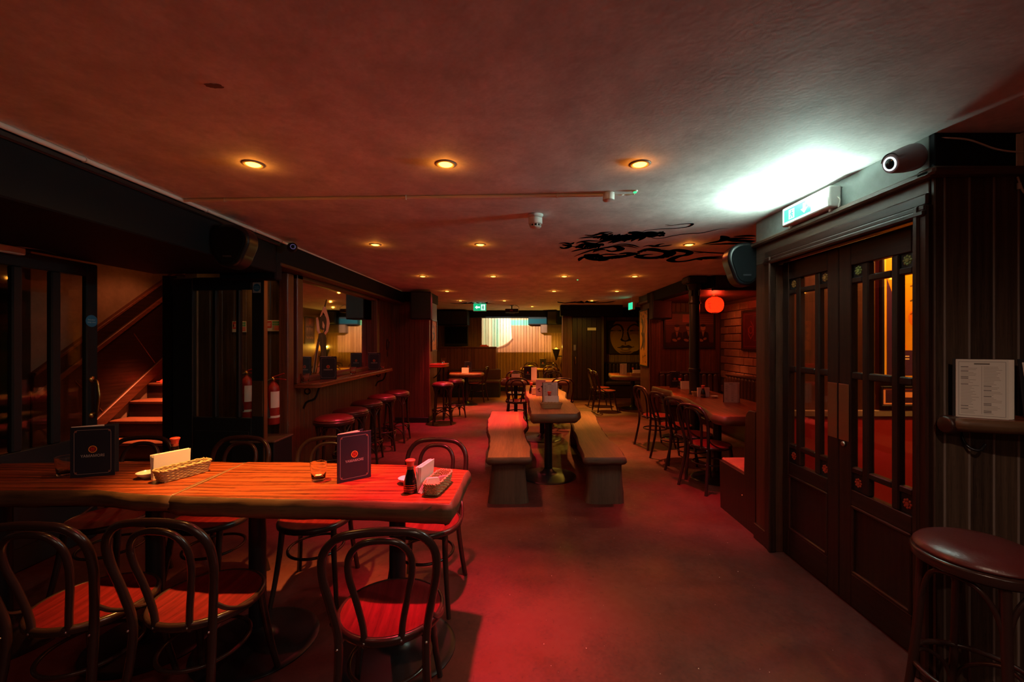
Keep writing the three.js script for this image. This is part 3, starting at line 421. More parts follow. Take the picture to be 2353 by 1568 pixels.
// bright exit sign over the entrance doors
{ const o = thing('exit_sign', 'bright white and green emergency exit box sign above the entrance doors', 'exit sign', [1.84, 2.315, 2.725]);
  mesh('housing', new RoundedBoxGeometry(0.07, 0.125, 0.46, 3, 0.012).translate(-0.04, 0.068, 0), M.white, o);
  const face = new THREE.MeshStandardMaterial({ color: 0x000000, emissive: L(0.9, 1, 0.95), emissiveMap: T.exitDown, emissiveIntensity: 1.7 });
  const f = mesh('lit_face', new THREE.PlaneGeometry(0.43, 0.105), face, o); f.rotation.y = -Math.PI / 2; f.position.set(-0.0765, 0.068, 0);
  mesh('cable', tube([[-0.03, 0.06, 0.232], [-0.03, 0.04, 0.25], [-0.035, 0.0, 0.245]], 0.004, { seg: 10, rad: 6 }), M.offwhite, o);
  for (const z of [-0.19, 0.19]) mesh('clip', bxx(-0.05, -0.02, -0.012, 0.01, z - 0.008, z + 0.008, 0.002), M.white, o);
  const a = new THREE.RectAreaLight(L(0.70, 1, 0.88), 110, 0.44, 0.11); a.position.set(-0.08, 0.068, 0); a.lookAt(new THREE.Vector3(-3, 0.6, 0)); o.add(a);
  a.lookAt(o.position.clone().add(new THREE.Vector3(-3, 0.6, 0)));
  const p = new THREE.SpotLight(L(0.68, 1, 0.87), 3.8, 0, 1.5, 0.1, 2); p.position.set(-0.11, 0.06, 0.1); p.target.position.set(-0.2, 1, 0.1); p.castShadow = true; p.shadow.radius = 1.6; o.add(p, p.target); }
// hanging exit sign at the far end
{ const o = thing('exit_sign', 'hanging green exit sign with a left arrow at the far end', 'exit sign', [-1.02, 2.27, 10.6]);
  mesh('housing', new RoundedBoxGeometry(0.32, 0.19, 0.04, 2, 0.006).translate(0, 0.1, 0), M.white, o);
  mesh('lit_face', new THREE.PlaneGeometry(0.305, 0.175).translate(0, 0.1, 0.0215), new THREE.MeshStandardMaterial({ color: 0x000000, emissive: L(1, 1, 1), emissiveMap: T.exitLeft, emissiveIntensity: 1.15 }), o);
  mesh('hanger', [cbox(0.01, 0.02, 0.01).clone().translate(-0.12, 0.202, 0), cbox(0.01, 0.02, 0.01).clone().translate(0.12, 0.202, 0)], M.white, o);
  const a = new THREE.RectAreaLight(L(0.15, 1, 0.6), 2.2, 0.3, 0.17); a.position.set(0, 0.1, 0.03); a.lookAt(o.position.clone().add(new THREE.Vector3(0, 0.1, 5))); o.add(a); }
{ const o = thing('exit_sign', 'green exit sign seen edge on beside the poster pillar', 'exit sign', [2.36, 2.22, 9.35], 1.15);
  mesh('housing', new RoundedBoxGeometry(0.3, 0.16, 0.05, 2, 0.006).translate(0, 0.08, 0), M.white, o);
  mesh('lit_face', new THREE.PlaneGeometry(0.285, 0.145).translate(0, 0.08, 0.0265), new THREE.MeshStandardMaterial({ color: 0x000000, emissive: L(0.05, 1, 0.5), emissiveIntensity: 0.9 }), o); o.rotation.y = -1.5;
  mesh('hanger', cbox(0.012, 0.1, 0.012).clone().translate(0, 0.21, 0), M.white, o);
  const a = new THREE.RectAreaLight(L(0.1, 1, 0.5), 1.2, 0.28, 0.14); a.position.set(0, 0.08, 0.035); a.rotation.y = Math.PI; o.add(a); }
// red paper lantern
{ const o = thing('paper_lantern', 'round red paper lantern glowing beside the block wall', 'lantern', [3.1, 1.995, 7.0]);
  const pr = []; for (let i = 0; i <= 48; i++) { const t = i / 48, a = -Math.PI / 2 + t * Math.PI, r = Math.pow(Math.cos(a), 0.62) * 0.14 * (1 + 0.014 * Math.cos(t * Math.PI * 26)); pr.push([Math.max(0.045, r), 0.135 + Math.sin(a) * 0.125]); }
  const paper = new THREE.MeshPhysicalMaterial({ color: L(0.8, 0.09, 0.03), roughness: 0.9, transmission: 0.45, thickness: 0, side: THREE.DoubleSide, emissive: L(1, 0.05, 0.008), emissiveIntensity: 0.62 });
  mesh('paper_shade', lathe(pr, 40), paper, o); mesh('top_ring', lathe([[0.04, 0.258], [0.05, 0.258], [0.052, 0.272], [0.04, 0.272], [0.04, 0.258]], 28), M.brass, o); mesh('bottom_ring', lathe([[0.04, 0.0], [0.05, 0.0], [0.05, 0.012], [0.04, 0.012], [0.04, 0.0]], 28), M.black, o);
  mesh('hanging_wire', tube([[0, 0.272, 0], [0.012, 0.285, 0], [0, 0.305, 0]], 0.004, { seg: 8, rad: 6 }), M.brass, o); mesh('top_bar', tube([[-0.045, 0.268, 0], [0.045, 0.268, 0]], 0.004, { seg: 2, rad: 6 }), M.brass, o);
  const ch = [tube([[-0.118, 0.19, 0.072], [-0.128, 0.165, 0.066]], 0.004, { seg: 2, rad: 5 }), tube([[-0.105, 0.15, 0.098], [-0.128, 0.145, 0.07]], 0.004, { seg: 2, rad: 5 }), tube([[-0.115, 0.13, 0.09], [-0.11, 0.095, 0.085]], 0.004, { seg: 2, rad: 5 }), tube([[-0.125, 0.105, 0.072], [-0.1, 0.07, 0.085]], 0.004, { seg: 2, rad: 5 })]; mesh('brush_marks', ch, M.black, o);
  const p = new THREE.PointLight(L(1, 0.09, 0.03), 0.55, 0, 2); p.position.set(0, 0.13, 0); p.castShadow = true; p.shadow.radius = 3; o.add(p); }
// amber wall sconce by the far wall
{ const o = thing('wall_sconce', 'dark tapered wall sconce with a yellow glowing top by the far wall', 'lamp', [1.02, 0.98, 12.9]);
  mesh('shade', lathe([[0.02, 0], [0.05, 0.1], [0.11, 0.3], [0.12, 0.33], [0.113, 0.33], [0.1, 0.29], [0.02, 0.02]], 24), M.blackMatte, o); const b = mesh('bulb', new THREE.SphereGeometry(0.05, 16, 10).translate(0, 0.32, 0), glow([1, 0.6, 0.05], 1.6), o); mesh('bracket', cbox(0.2, 0.03, 0.03).clone().translate(0.1, 0.12, 0), M.black, o);
  const p = new THREE.PointLight(L(...GOLD), 1.0, 0, 2); p.position.set(0, 0.4, 0); p.castShadow = true; o.add(p); }

// ceiling projector, built with its slide, and the picture it throws on the boards
{ const o = thing('projector', 'dark ceiling projector throwing a pale picture on the far wall', 'projector', [-0.26, 2.29, 11.35]);
  mesh('body', new RoundedBoxGeometry(0.34, 0.095, 0.24, 3, 0.015).translate(0, 0.0475, 0), M.blackMatte, o); mesh('ceiling_pole', [tube([[0, 0.095, 0.02], [0, 0.189, 0.02]], 0.016, { seg: 2, rad: 10 }), lathe([[0, 0.18], [0.05, 0.18], [0.05, 0.189], [0, 0.189]], 20).translate(0, 0, 0.02)], M.black, o);
  mesh('cable', tube([[0.05, 0.06, 0.1], [0.14, 0.08, 0.1], [0.19, 0.1, 0.06], [0.17, 0.15, 0.04], [0.1, 0.187, 0.03]], 0.005, { seg: 20, rad: 6 }), M.black, o); mesh('vent_grille', [0, 1, 2, 3].map((i) => cbox(0.012, 0.04, 0.004).clone().translate(-0.04 + i * 0.02, 0.05, 0.121)), M.redPaint, o);
  const z0 = -0.135, throwD = 13.49 - (11.35 - z0), tx = (-0.16 + 0.26), ty = 1.67 - (2.29 + 0.0475), k = 0.06 / throwD, sw = 2.16 * k, sh = 1.19 * k, cx = tx * k, cy = 0.0475 + ty * k;
  const fr = new THREE.Shape(); fr.moveTo(-0.06, 0.001 - cy); fr.lineTo(0.06, 0.001 - cy); fr.lineTo(0.06, 0.06); fr.lineTo(-0.06, 0.06); fr.closePath(); const ho = new THREE.Path(); ho.moveTo(-sw / 2, -sh / 2); ho.lineTo(-sw / 2, sh / 2); ho.lineTo(sw / 2, sh / 2); ho.lineTo(sw / 2, -sh / 2); ho.closePath(); fr.holes.push(ho);
  mesh('slide_frame', new THREE.ExtrudeGeometry(fr, { depth: 0.0015, bevelEnabled: false }).translate(cx, cy, z0 - 0.0607), M.blackMatte, o);
  mesh('lens_shroud', [bxx(-0.07, 0.07, -0.008, 0.003, 0.08, 0.215, 0.001), bxx(-0.07, 0.07, 0.09, 0.095, 0.115, 0.215, 0.001), bxx(-0.075, -0.07, -0.012, 0.095, 0.115, 0.2, 0.001), bxx(0.07, 0.075, -0.012, 0.095, 0.115, 0.2, 0.001)], M.blackMatte, o);
  const sm = new THREE.MeshPhysicalMaterial({ map: T.slide, roughness: 0, transmission: 1, thickness: 0, ior: 1.01 });
  const sl = mesh('slide', new THREE.PlaneGeometry(sw, sh), sm, o); sl.position.set(cx, cy, z0 - 0.06);
  const s = new THREE.SpotLight(L(0.9, 1, 0.99), 95, 0, 0.6, 0.05, 2); s.position.set(0, 0.0475, z0); s.target.position.set(tx, 0.0475 + ty, z0 - throwD); s.castShadow = true; s.shadow.radius = 0.025; o.add(s, s.target); }

// ---------------------------------------------------------------- furniture makers
function makeChair() {
  const o = thing('bentwood_chair', '', 'chair', [0, 0, 0]);
  mesh('seat', triUV(lathe([[0, 0.452], [0.1, 0.4535], [0.165, 0.458], [0.196, 0.464], [0.199, 0.458], [0.19, 0.446], [0, 0.444]], 40).toNonIndexed(), 'z'), M.seat, o);
  mesh('seat_ring', lathe([[0.185, 0.43], [0.205, 0.43], [0.213, 0.438], [0.214, 0.452], [0.209, 0.464], [0.198, 0.466], [0.193, 0.458], [0.185, 0.43]], 40), M.chair, o);
  for (const s of [-1, 1]) mesh('leg', tube([[s * 0.145, 0.432, -0.125], [s * 0.152, 0.3, -0.145], [s * 0.168, 0.14, -0.17], [s * 0.185, 0.0, -0.2]], 0.0165, { seg: 14, taper: (t) => 1.08 - 0.3 * t }), M.chair, o);
  mesh('back_frame', tube([[-0.19, 0, 0.255], [-0.172, 0.16, 0.225], [-0.157, 0.34, 0.195], [-0.158, 0.47, 0.19], [-0.178, 0.6, 0.212], [-0.197, 0.72, 0.24], [-0.188, 0.81, 0.262], [-0.14, 0.868, 0.278], [-0.06, 0.886, 0.284], [0.06, 0.886, 0.284], [0.14, 0.868, 0.278], [0.188, 0.81, 0.262], [0.197, 0.72, 0.24], [0.178, 0.6, 0.212], [0.158, 0.47, 0.19], [0.157, 0.34, 0.195], [0.172, 0.16, 0.225], [0.19, 0, 0.255]], 0.0155, { seg: 84, rad: 8 }), M.chair, o);
  mesh('inner_hoop', tube([[-0.066, 0.435, 0.188], [-0.07, 0.5, 0.193], [-0.092, 0.62, 0.213], [-0.11, 0.72, 0.238], [-0.104, 0.79, 0.256], [-0.068, 0.838, 0.27], [0, 0.852, 0.275], [0.068, 0.838, 0.27], [0.104, 0.79, 0.256], [0.11, 0.72, 0.238], [0.092, 0.62, 0.213], [0.07, 0.5, 0.193], [0.066, 0.435, 0.188]], 0.0125, { seg: 56, rad: 8 }), M.chair, o);
  for (const s of [-1, 1]) mesh('side_bracket', tube([[s * 0.168, 0.545, 0.198], [s * 0.19, 0.5, 0.155], [s * 0.205, 0.462, 0.08], [s * 0.206, 0.45, 0.03]], 0.009, { seg: 14, rad: 6 }), M.chair, o);
  const ring = []; for (let i = 0; i < 20; i++) { const a = i / 20 * Math.PI * 2; ring.push([Math.cos(a) * 0.158, 0.27, Math.sin(a) * 0.172 + 0.018]); }
  mesh('stretcher_ring', tube(ring, 0.009, { closed: true, seg: 48, rad: 6 }), M.chair, o);
  mesh('screws', [-1, 1].flatMap((s) => [[s * 0.066, 0.448, 0.2015], [s * 0.157, 0.44, 0.21]].map(([x, y, z]) => { const g = new THREE.SphereGeometry(0.005, 8, 6); g.translate(x, y, z); return g; })), M.steel, o);
  return o;
}
function makeStool() {
  const o = thing('bar_stool', '', 'bar stool', [0, 0, 0]);
  mesh('cushion', triUV(lathe([[0, 0.79], [0.08, 0.788], [0.14, 0.78], [0.178, 0.764], [0.192, 0.748], [0.19, 0.736], [0, 0.736]], 40).toNonIndexed(), 'x'), M.leather, o);
  mesh('seat_ring', lathe([[0.17, 0.695], [0.192, 0.695], [0.2, 0.704], [0.201, 0.728], [0.195, 0.738], [0.17, 0.738], [0.17, 0.695]], 40), M.chair, o);
  const at = (a, r, y) => [Math.cos(a) * r, y, Math.sin(a) * r];
  for (let k = 0; k < 4; k++) { const a = Math.PI / 4 + k * Math.PI / 2; mesh('leg', tube([at(a, 0.168, 0.71), at(a, 0.178, 0.5), at(a, 0.2, 0.25), at(a, 0.235, 0)], 0.0165, { seg: 16, taper: (t) => 1.1 - 0.25 * t }), M.chair, o);
    const b = a + Math.PI / 2, m = a + Math.PI / 4; mesh('arch_brace', tube([at(a, 0.18, 0.5), at(a + 0.16, 0.17, 0.61), at(a + 0.42, 0.17, 0.672), at(m, 0.172, 0.69), at(b - 0.42, 0.17, 0.672), at(b - 0.16, 0.17, 0.61), at(b, 0.18, 0.5)], 0.0095, { seg: 26, rad: 6 }), M.chair, o);
    mesh('low_brace', tube([at(a, 0.222, 0.1), at(a + 0.2, 0.2, 0.19), at(m, 0.19, 0.25), at(b - 0.2, 0.2, 0.19), at(b, 0.222, 0.1)], 0.009, { seg: 22, rad: 6 }), M.chair, o); }
  const ring = []; for (let i = 0; i < 24; i++) ring.push(at(i / 24 * Math.PI * 2, 0.193, 0.27)); mesh('foot_ring', tube(ring, 0.011, { closed: true, seg: 56, rad: 7 }), M.chair, o);
  return o;
}
// a thick plank with natural edges; outline in local x, z metres, grain along `grain`
function slabGeo(outline, th, rough, grain = 'x', o = {}) {
  const pts = []; const n = outline.length;
  for (let i = 0; i < n; i++) { const a = outline[i], b = outline[(i + 1) % n], len = Math.hypot(b[0] - a[0], b[1] - a[1]), k = Math.max(1, Math.round(len / 0.045)); for (let j = 0; j < k; j++) pts.push([a[0] + (b[0] - a[0]) * j / k, a[1] + (b[1] - a[1]) * j / k, j === 0 ? 0 : 1]); }
  const m = pts.length, nor = pts.map((p, i) => { const a = pts[(i + m - 1) % m], b = pts[(i + 1) % m]; let x = b[1] - a[1], y = -(b[0] - a[0]); const l = Math.hypot(x, y) || 1; return [x / l, y / l]; });
  let area = 0; for (let i = 0; i < m; i++) { const a = pts[i], b = pts[(i + 1) % m]; area += a[0] * b[1] - b[0] * a[1]; } const sg = area > 0 ? 1 : -1;
  const sd = o.seed || 1, wav = (x, z, f, s) => vnoise(x * f + 40, z * f + 40, 997, 991, s + sd) - 0.5;
  const layers = [[0, -0.007], [-0.006, 0], [-th * 0.28, 0.008], [-th * 0.6, 0.012], [-th * 0.86, -0.006], [-th, -0.03]];
  const P = layers.map(([y, off], li) => pts.map((p, i) => { const w = rough * (1.5 * wav(p[0], p[1], 3, 1) + 0.8 * wav(p[0], p[1], 9, 2)) + (li > 1 ? rough * 0.8 * wav(p[0] + li * 3, p[1], 14, 3) : 0); const e = (off + w) * sg; return [p[0] + nor[i][0] * e, y + (li > 1 ? 0.012 * wav(p[0], p[1] + li * 2, 7, 5) * (rough > 0.004 ? 1 : 0) : 0), p[1] + nor[i][1] * e]; }));
  const cap = (layer, y, flip) => { const c = layer.map((q) => new THREE.Vector2(q[0], q[2])), holes = o.hole ? [Array.from({ length: 24 }, (_, i) => new THREE.Vector2(o.hole[0] + Math.cos(i / 24 * 2 * Math.PI) * o.hole[2], o.hole[1] + Math.sin(i / 24 * 2 * Math.PI) * o.hole[2]))] : []; const f = THREE.ShapeUtils.triangulateShape(c, holes), all = c.concat(...holes), pos = []; for (const t of f) { let [a, b, d] = t.map((i) => all[i]); const cr = (b.x - a.x) * (d.y - a.y) - (b.y - a.y) * (d.x - a.x); if ((cr > 0) !== flip) [b, d] = [d, b]; for (const v of [a, b, d]) pos.push(v.x, y, v.y); } const g = new THREE.BufferGeometry(); g.setAttribute('position', new THREE.Float32BufferAttribute(pos, 3)); g.computeVertexNormals(); return triUV(g, grain, [sd * 0.31, sd * 0.17]); };
  const top = cap(P[0], 0, false);
  const pos = [], idx = []; P.forEach((l) => l.forEach((q) => pos.push(...q)));
  for (let li = 0; li < P.length - 1; li++) for (let i = 0; i < m; i++) { const a = li * m + i, b = li * m + (i + 1) % m, c = a + m, d = b + m; if (sg > 0) idx.push(a, b, c, b, d, c); else idx.push(a, c, b, b, c, d); }
  let eg = new THREE.BufferGeometry(); eg.setAttribute('position', new THREE.Float32BufferAttribute(pos, 3)); eg.setIndex(idx); eg.computeVertexNormals(); eg = triUV(eg, grain, [0.2, 0.1]);
  const bot = cap(P[P.length - 1], -th, true);
  return { top, edge: mergeGeometries([eg, bot]) };
}
// outlines given as [x, distance] in room metres
function slabTable(label, outline, y, th, rough, grain, legs, o = {}) {
  let cx = 0, cd = 0; outline.forEach((p) => { cx += p[0] / outline.length; cd += p[1] / outline.length; });
  const t = thing(o.name || 'slab_table', label, o.cat || 'table', [cx, 0, cd], 0, o.group), loc = outline.map(([x, d]) => [x - cx, -(d - cd)]);
  const s = slabGeo(loc, th, rough, grain, { seed: o.seed, hole: o.hole && [o.hole[0] - cx, -(o.hole[1] - cd), o.hole[2]] });
  mesh('tabletop', s.top, o.mat || M.slab, t).position.y = y; mesh('live_edge', s.edge, o.edge || M.slabEdge, t).position.y = y;
  for (const [x, d, r = 0.27, w = 0.036] of legs) { const c = lathe([[0, 0.02], [w, 0.02], [w, y - th - 0.012], [0, y - th - 0.012]], 20), b = lathe([[0, 0], [r, 0], [r, 0.006], [r * 0.9, 0.016], [r * 0.35, 0.03], [w * 1.6, 0.05], [w, 0.09], [0, 0.09]], 40), f = cbox(0.3, 0.012, 0.3, 0.003).clone().translate(0, y - th - 0.008, 0); for (const g of [c, b, f]) g.translate(x - cx, 0, -(d - cd)); mesh('pedestal', c, M.iron, t); mesh('base_plate', b, M.iron, t); mesh('top_plate', f, M.iron, t); }
  return t;
}
const basketProto = (() => {
  const o = thing('wicker_basket', '', 'basket', [0, 0, 0]), Lb = 0.245, Wb = 0.082, H = 0.058;
  const loop = (k, row, amp) => { const pts = [], n = 88, r = 0.03, sx = Lb / 2 * k - r, sz = Wb / 2 * k - r * 0.9; for (let i = 0; i < n; i++) { const a = i / n * Math.PI * 2, c = Math.cos(a), s = Math.sin(a), q = 5; const rad = 1 / Math.pow(Math.pow(Math.abs(c), q) + Math.pow(Math.abs(s), q), 1 / q); const ph = amp * Math.cos(i * Math.PI / 2 + row * Math.PI); pts.push([c * rad * (Lb / 2 * k) * (1 + ph / (Lb / 2)), 0, s * rad * (Wb / 2 * k) * (1 + ph / (Wb / 2))]); } return pts; };
  const rows = []; for (let r = 0; r < 8; r++) { const y = 0.006 + r * (H - 0.008) / 7, k = 0.88 + 0.12 * r / 7; rows.push(tube(loop(k, r, 0.0022).map((p) => [p[0], y, p[2]]), 0.0042, { closed: true, seg: 176, rad: 5 })); }
  mesh('woven_side', rows, M.wicker, o);
  for (const dy of [0, 0.006]) mesh('rim', tube(loop(1.02, dy ? 1 : 0, 0.002).map((p, i) => [p[0], H + dy * 0.5 + 0.0025 * Math.sin(i * 1.57 + dy * 500), p[2]]), 0.0045, { closed: true, seg: 176, rad: 5 }), M.wicker, o);
  mesh('bottom', cbox(Lb * 0.86, 0.006, Wb * 0.84, 0.002).clone().translate(0, 0.004, 0), M.wicker, o); return o; })();
const napkinProto = (() => { const o = thing('napkin_stack', '', 'napkins', [0, 0, 0]);
  for (let i = 0; i < 6; i++) { const g = cbox(0.165, 0.125 + 0.002 * (i % 3), 0.0028, 0.0005).clone(); g.rotateX(0.035 * (i - 3)); g.translate(0.002 * ((i * 7) % 3), 0.064, (i - 2.5) * 0.0036); mesh('paper_napkin', g, M.paper, o); } return o; })();
const soyProto = (() => { const o = thing('soy_sauce_bottle', '', 'bottle', [0, 0, 0]);
  mesh('bottle_body', lathe([[0, 0], [0.031, 0], [0.034, 0.005], [0.034, 0.03], [0.0305, 0.06], [0.024, 0.088], [0.0185, 0.106], [0.0165, 0.118], [0.0165, 0.124], [0, 0.124]], 32), M.soy, o);
  mesh('neck', lathe([[0.0165, 0.118], [0.0175, 0.122], [0.0168, 0.131], [0.0155, 0.134], [0, 0.134]], 28), new THREE.MeshPhysicalMaterial({ color: L(0.3, 0.06, 0.03), roughness: 0.1, clearcoat: 1 }), o);
  mesh('cap', lathe([[0.0155, 0.131], [0.017, 0.134], [0.019, 0.148], [0.0245, 0.158], [0.0245, 0.163], [0.02, 0.166], [0, 0.166]], 28), M.redCap, o);
  for (const y of [0.022, 0.032, 0.042]) mesh('label_line', lathe([[0.0342, y], [0.0347, y + 0.0015], [0.0342, y + 0.003]], 32), M.brass, o); return o; })();
const tumblerProto = (() => { const o = thing('glass_tumbler', '', 'glass', [0, 0, 0]); const h = 0.098;
  mesh('glass_wall', lathe([[0, 0], [0.031, 0], [0.034, 0.004], [0.0395, 0.05], [0.0435, h], [0.0425, h + 0.0012], [0.0412, h], [0.0372, 0.05], [0.032, 0.012], [0, 0.01]], 36), M.glass, o); return o; })();
const dishProto = (() => { const o = thing('sauce_dish', '', 'dish', [0, 0, 0]); mesh('dish_bowl', lathe([[0, 0.004], [0.02, 0.0], [0.024, 0.0], [0.026, 0.004], [0.045, 0.018], [0.05, 0.028], [0.048, 0.029], [0.043, 0.02], [0.022, 0.008], [0, 0.007]], 36), M.ceramic, o); return o; })();
const menuProto = (() => { const o = thing('menu_card', '', 'menu', [0, 0, 0]); const W = 0.185, H = 0.262; // spine along local x = -W/2, covers fan out
  for (const [a, s] of [[0.0, 1], [0.42, -1]]) { const c = new THREE.Group(); const name = s > 0 ? 'front_cover' : 'back_cover'; const g = cbox(W, H, 0.003, 0.0008).clone().translate(W / 2, H / 2, 0); const m = mesh(name, g, M.menuCloth || (M.menuCloth = std([0.010, 0.013, 0.02], 0.5)), o); m.rotation.y = a; m.position.set(-W / 2, 0, 0); if (s > 0) { const f = mesh('cover_print', new THREE.PlaneGeometry(W - 0.002, H - 0.002).translate(W / 2, H / 2, 0.0019), printed(T.cover, 0.45), m); } else mesh('cover_print', new THREE.PlaneGeometry(W - 0.002, H - 0.002).rotateY(Math.PI).translate(W / 2, H / 2, -0.0019), printed(T.cover, 0.45), m); }
  for (const a of [0.14, 0.28]) { const m = mesh('page', cbox(W - 0.06, H - 0.008, 0.0012, 0.0003).clone().translate(W / 2 - 0.026, H / 2 + 0.007, 0), M.paper, o); m.rotation.y = a; m.position.set(-W / 2, 0, 0); }
  return o; })();
const openMenuProto = (() => { const o = thing('open_menu', '', 'menu', [0, 0, 0]); const W = 0.16, H = 0.25;        // text page to the viewer, covers behind
  const f = mesh('text_page', cbox(W, H, 0.002, 0.0005).clone().translate(0, H / 2, 0), M.paper, o); mesh('page_print', new THREE.PlaneGeometry(W - 0.002, H - 0.002).translate(0, H / 2, 0.0014), printed(T.page, 0.7), f);
  for (const [i, m] of [[1, M.paper], [2, M.paper], [3, M.blackMatte]]) { const w = W + 0.006 + 0.012 * i, p = mesh(i === 3 ? 'back_cover' : 'page', cbox(w, H + 0.004 * (i === 3), 0.0022, 0.0005).clone().translate(w / 2, H / 2, 0), m, o); p.position.set(-W / 2, 0, -0.002); p.rotation.y = 0.09 * i; } mesh('front_cover', cbox(0.012, H + 0.006, 0.003, 0.0006).clone().translate(-W / 2 - 0.004, H / 2, -0.003), M.blackMatte, o); return o; })();
const putChair = placer(makeChair()), putStool = placer(makeStool()), putBasket = placer(basketProto), putNapkins = placer(napkinProto), putSoy = placer(soyProto), putGlass = placer(tumblerProto), putDish = placer(dishProto), putMenu = placer(menuProto), putOpenMenu = placer(openMenuProto);

// ---------------------------------------------------------------- front slab table and what stands on it
const TH = 0.78, TF = 0.84, FS = 0.71 / 0.77;                      // table heights; the front table is a little taller
slabTable('left half of the front slab table, carrying the empty basket', [[-3.27, 2.2], [-2.67, 2.225], [-2.19, 2.238], [-1.95, 2.19], [-1.748, 2.163], [-1.748, 2.765], [-2.2, 2.79], [-2.61, 2.78], [-3.27, 2.74]].map((p) => p.map((v) => v * FS)), TF, 0.088, 0.012, 'x', [[-2.08 * FS, 2.47 * FS, 0.29, 0.04], [-2.95 * FS, 2.47 * FS, 0.29, 0.04]], { seed: 2, group: null });
slabTable('brightly lit right half of the front slab table, ending beside the aisle', [[-1.742, 2.163], [-1.45, 2.13], [-1.176, 2.104], [-0.75, 2.085], [-0.42, 2.06], [-0.34, 2.048], [-0.322, 2.3], [-0.316, 2.593], [-0.6, 2.68], [-1.0, 2.73], [-1.405, 2.76], [-1.742, 2.765]].map((p) => p.map((v) => v * FS)), TF, 0.098, 0.012, 'x', [[-1.475 * FS, 2.43 * FS, 0.29, 0.04], [-0.68 * FS, 2.38 * FS, 0.29, 0.04]], { seed: 3 });
{ const s = thing('joint_strip', 'pale strip in the seam between the two front slab table halves', 'strip', [-1.745 * FS, TF - 0.004, 2.465 * FS]); mesh('strip', cbox(0.005, 0.008, 0.54, 0.001, 'z'), M.woodGold3, s); }
// near side, backs to the viewer
putChair([-0.535, 0, 1.79], 0.13, 'nearest bentwood chair, back to the viewer at the right end of the front slab table');
putChair([-1.345, 0, 1.87], -0.02, 'bentwood chair second from the left on the near side of the front slab table');
putChair([-1.80, 0, 1.84], 0.06, 'bentwood chair at the lower left, its back hoop cut by the left picture edge');
// far side, facing the viewer
putChair([-2.56, 0, 2.70], Math.PI + 0.1, 'bentwood chair behind the front table, before the stairs');
putChair([-1.92, 0, 2.70], Math.PI - 0.05, 'bentwood chair behind the front table, before the dark open door');
putChair([-1.28, 0, 2.70], Math.PI + 0.12, 'bentwood chair behind the front table, half hidden by the upright black menu');
putChair([-0.58, 0, 2.64], Math.PI - 0.06, 'bentwood chair behind the front table, behind the soy bottle at its right end');

const before = new Set(scene.children);
putMenu([-2.245, TF, 2.278], 0.34, 'black menu with orange ring emblem at the left of the front table');
putMenu([-0.853, TF, 2.218], 0.72, 'black menu with orange ring emblem in the middle of the bright front table');
putBasket([-1.775, TF, 2.282], 1.18, 'empty oblong wicker basket on the left half of the front table');
putNapkins([-1.849, TF, 2.291], 1.08, 'upright white paper napkins beside the basket on the left half of the front table');
putDish([-1.945, TF, 2.263], 0, 'small white dish behind the napkins on the left half of the front table');
putSoy([-1.955, TF, 2.453], 0, 'soy bottle with orange cap behind the napkins on the left half of the front table');
putGlass([-2.416, TF, 2.305], 0, 'dark tumbler to the left of the leftmost black menu');
putGlass([-1.036, TF, 2.218], 0, 'clear tumbler holding a tealight on the bright front table');
{ const o = thing('tealight', 'tealight candle inside the clear tumbler on the front table', 'candle', [-1.036, TF + 0.0112, 2.218]); mesh('metal_cup', lathe([[0, 0], [0.019, 0], [0.0195, 0.015], [0.0185, 0.015], [0.018, 0.002], [0, 0.002]], 24), M.steel, o); mesh('wax', lathe([[0, 0.002], [0.0178, 0.002], [0.0178, 0.012], [0, 0.0115]], 24), M.candleWax, o); mesh('wick', tube([[0, 0.011, 0], [0.001, 0.018, 0]], 0.0007, { seg: 3, rad: 5 }), M.black, o); }
putSoy([-0.523, TF, 2.042], 0, 'soy bottle with orange cap at the right end of the bright front table');
putBasket([-0.401, TF, 2.093], Math.PI / 2 - 0.16, 'wicker basket holding folded napkins at the right end of the bright front table');
putNapkins([-0.468, TF, 2.107], Math.PI / 2 - 0.2, 'upright white paper napkins between soy bottle and basket at the right table end');
putDish([-0.572, TF, 2.176], 0, 'small white dish behind the soy bottle at the right table end');
{ const o = thing('folded_napkin', 'pointed white folded napkin lying in the right-hand wicker basket', 'napkin', [-0.416, TF + 0.0085, 2.079], 0.9); const s = new THREE.Shape(); s.moveTo(-0.1, 0); s.lineTo(0.05, 0); s.lineTo(0.02, 0.05); s.lineTo(-0.05, 0.062); s.closePath(); for (let i = 0; i < 3; i++) { const m = mesh('napkin_fold', extrude(s, 0.0025, 0.0004, 1), M.paper, o); m.position.z = i * 0.005 - 0.006; m.rotation.y = 0.05 * i; } }
{ const o = thing('folded_napkin', 'pink folded napkin lying in the right-hand wicker basket', 'napkin', [-0.392, TF + 0.0085, 2.120], 1.05); const s = new THREE.Shape(); s.moveTo(-0.06, 0); s.lineTo(0.06, 0); s.lineTo(0.045, 0.042); s.lineTo(-0.02, 0.05); s.closePath(); for (let i = 0; i < 2; i++) { const m = mesh('napkin_fold', extrude(s, 0.0025, 0.0004, 1), M.pink, o); m.position.z = i * 0.006; m.rotation.y = -0.08 * i; } }

for (const o of scene.children) if (!before.has(o)) o.scale.setScalar(0.93);
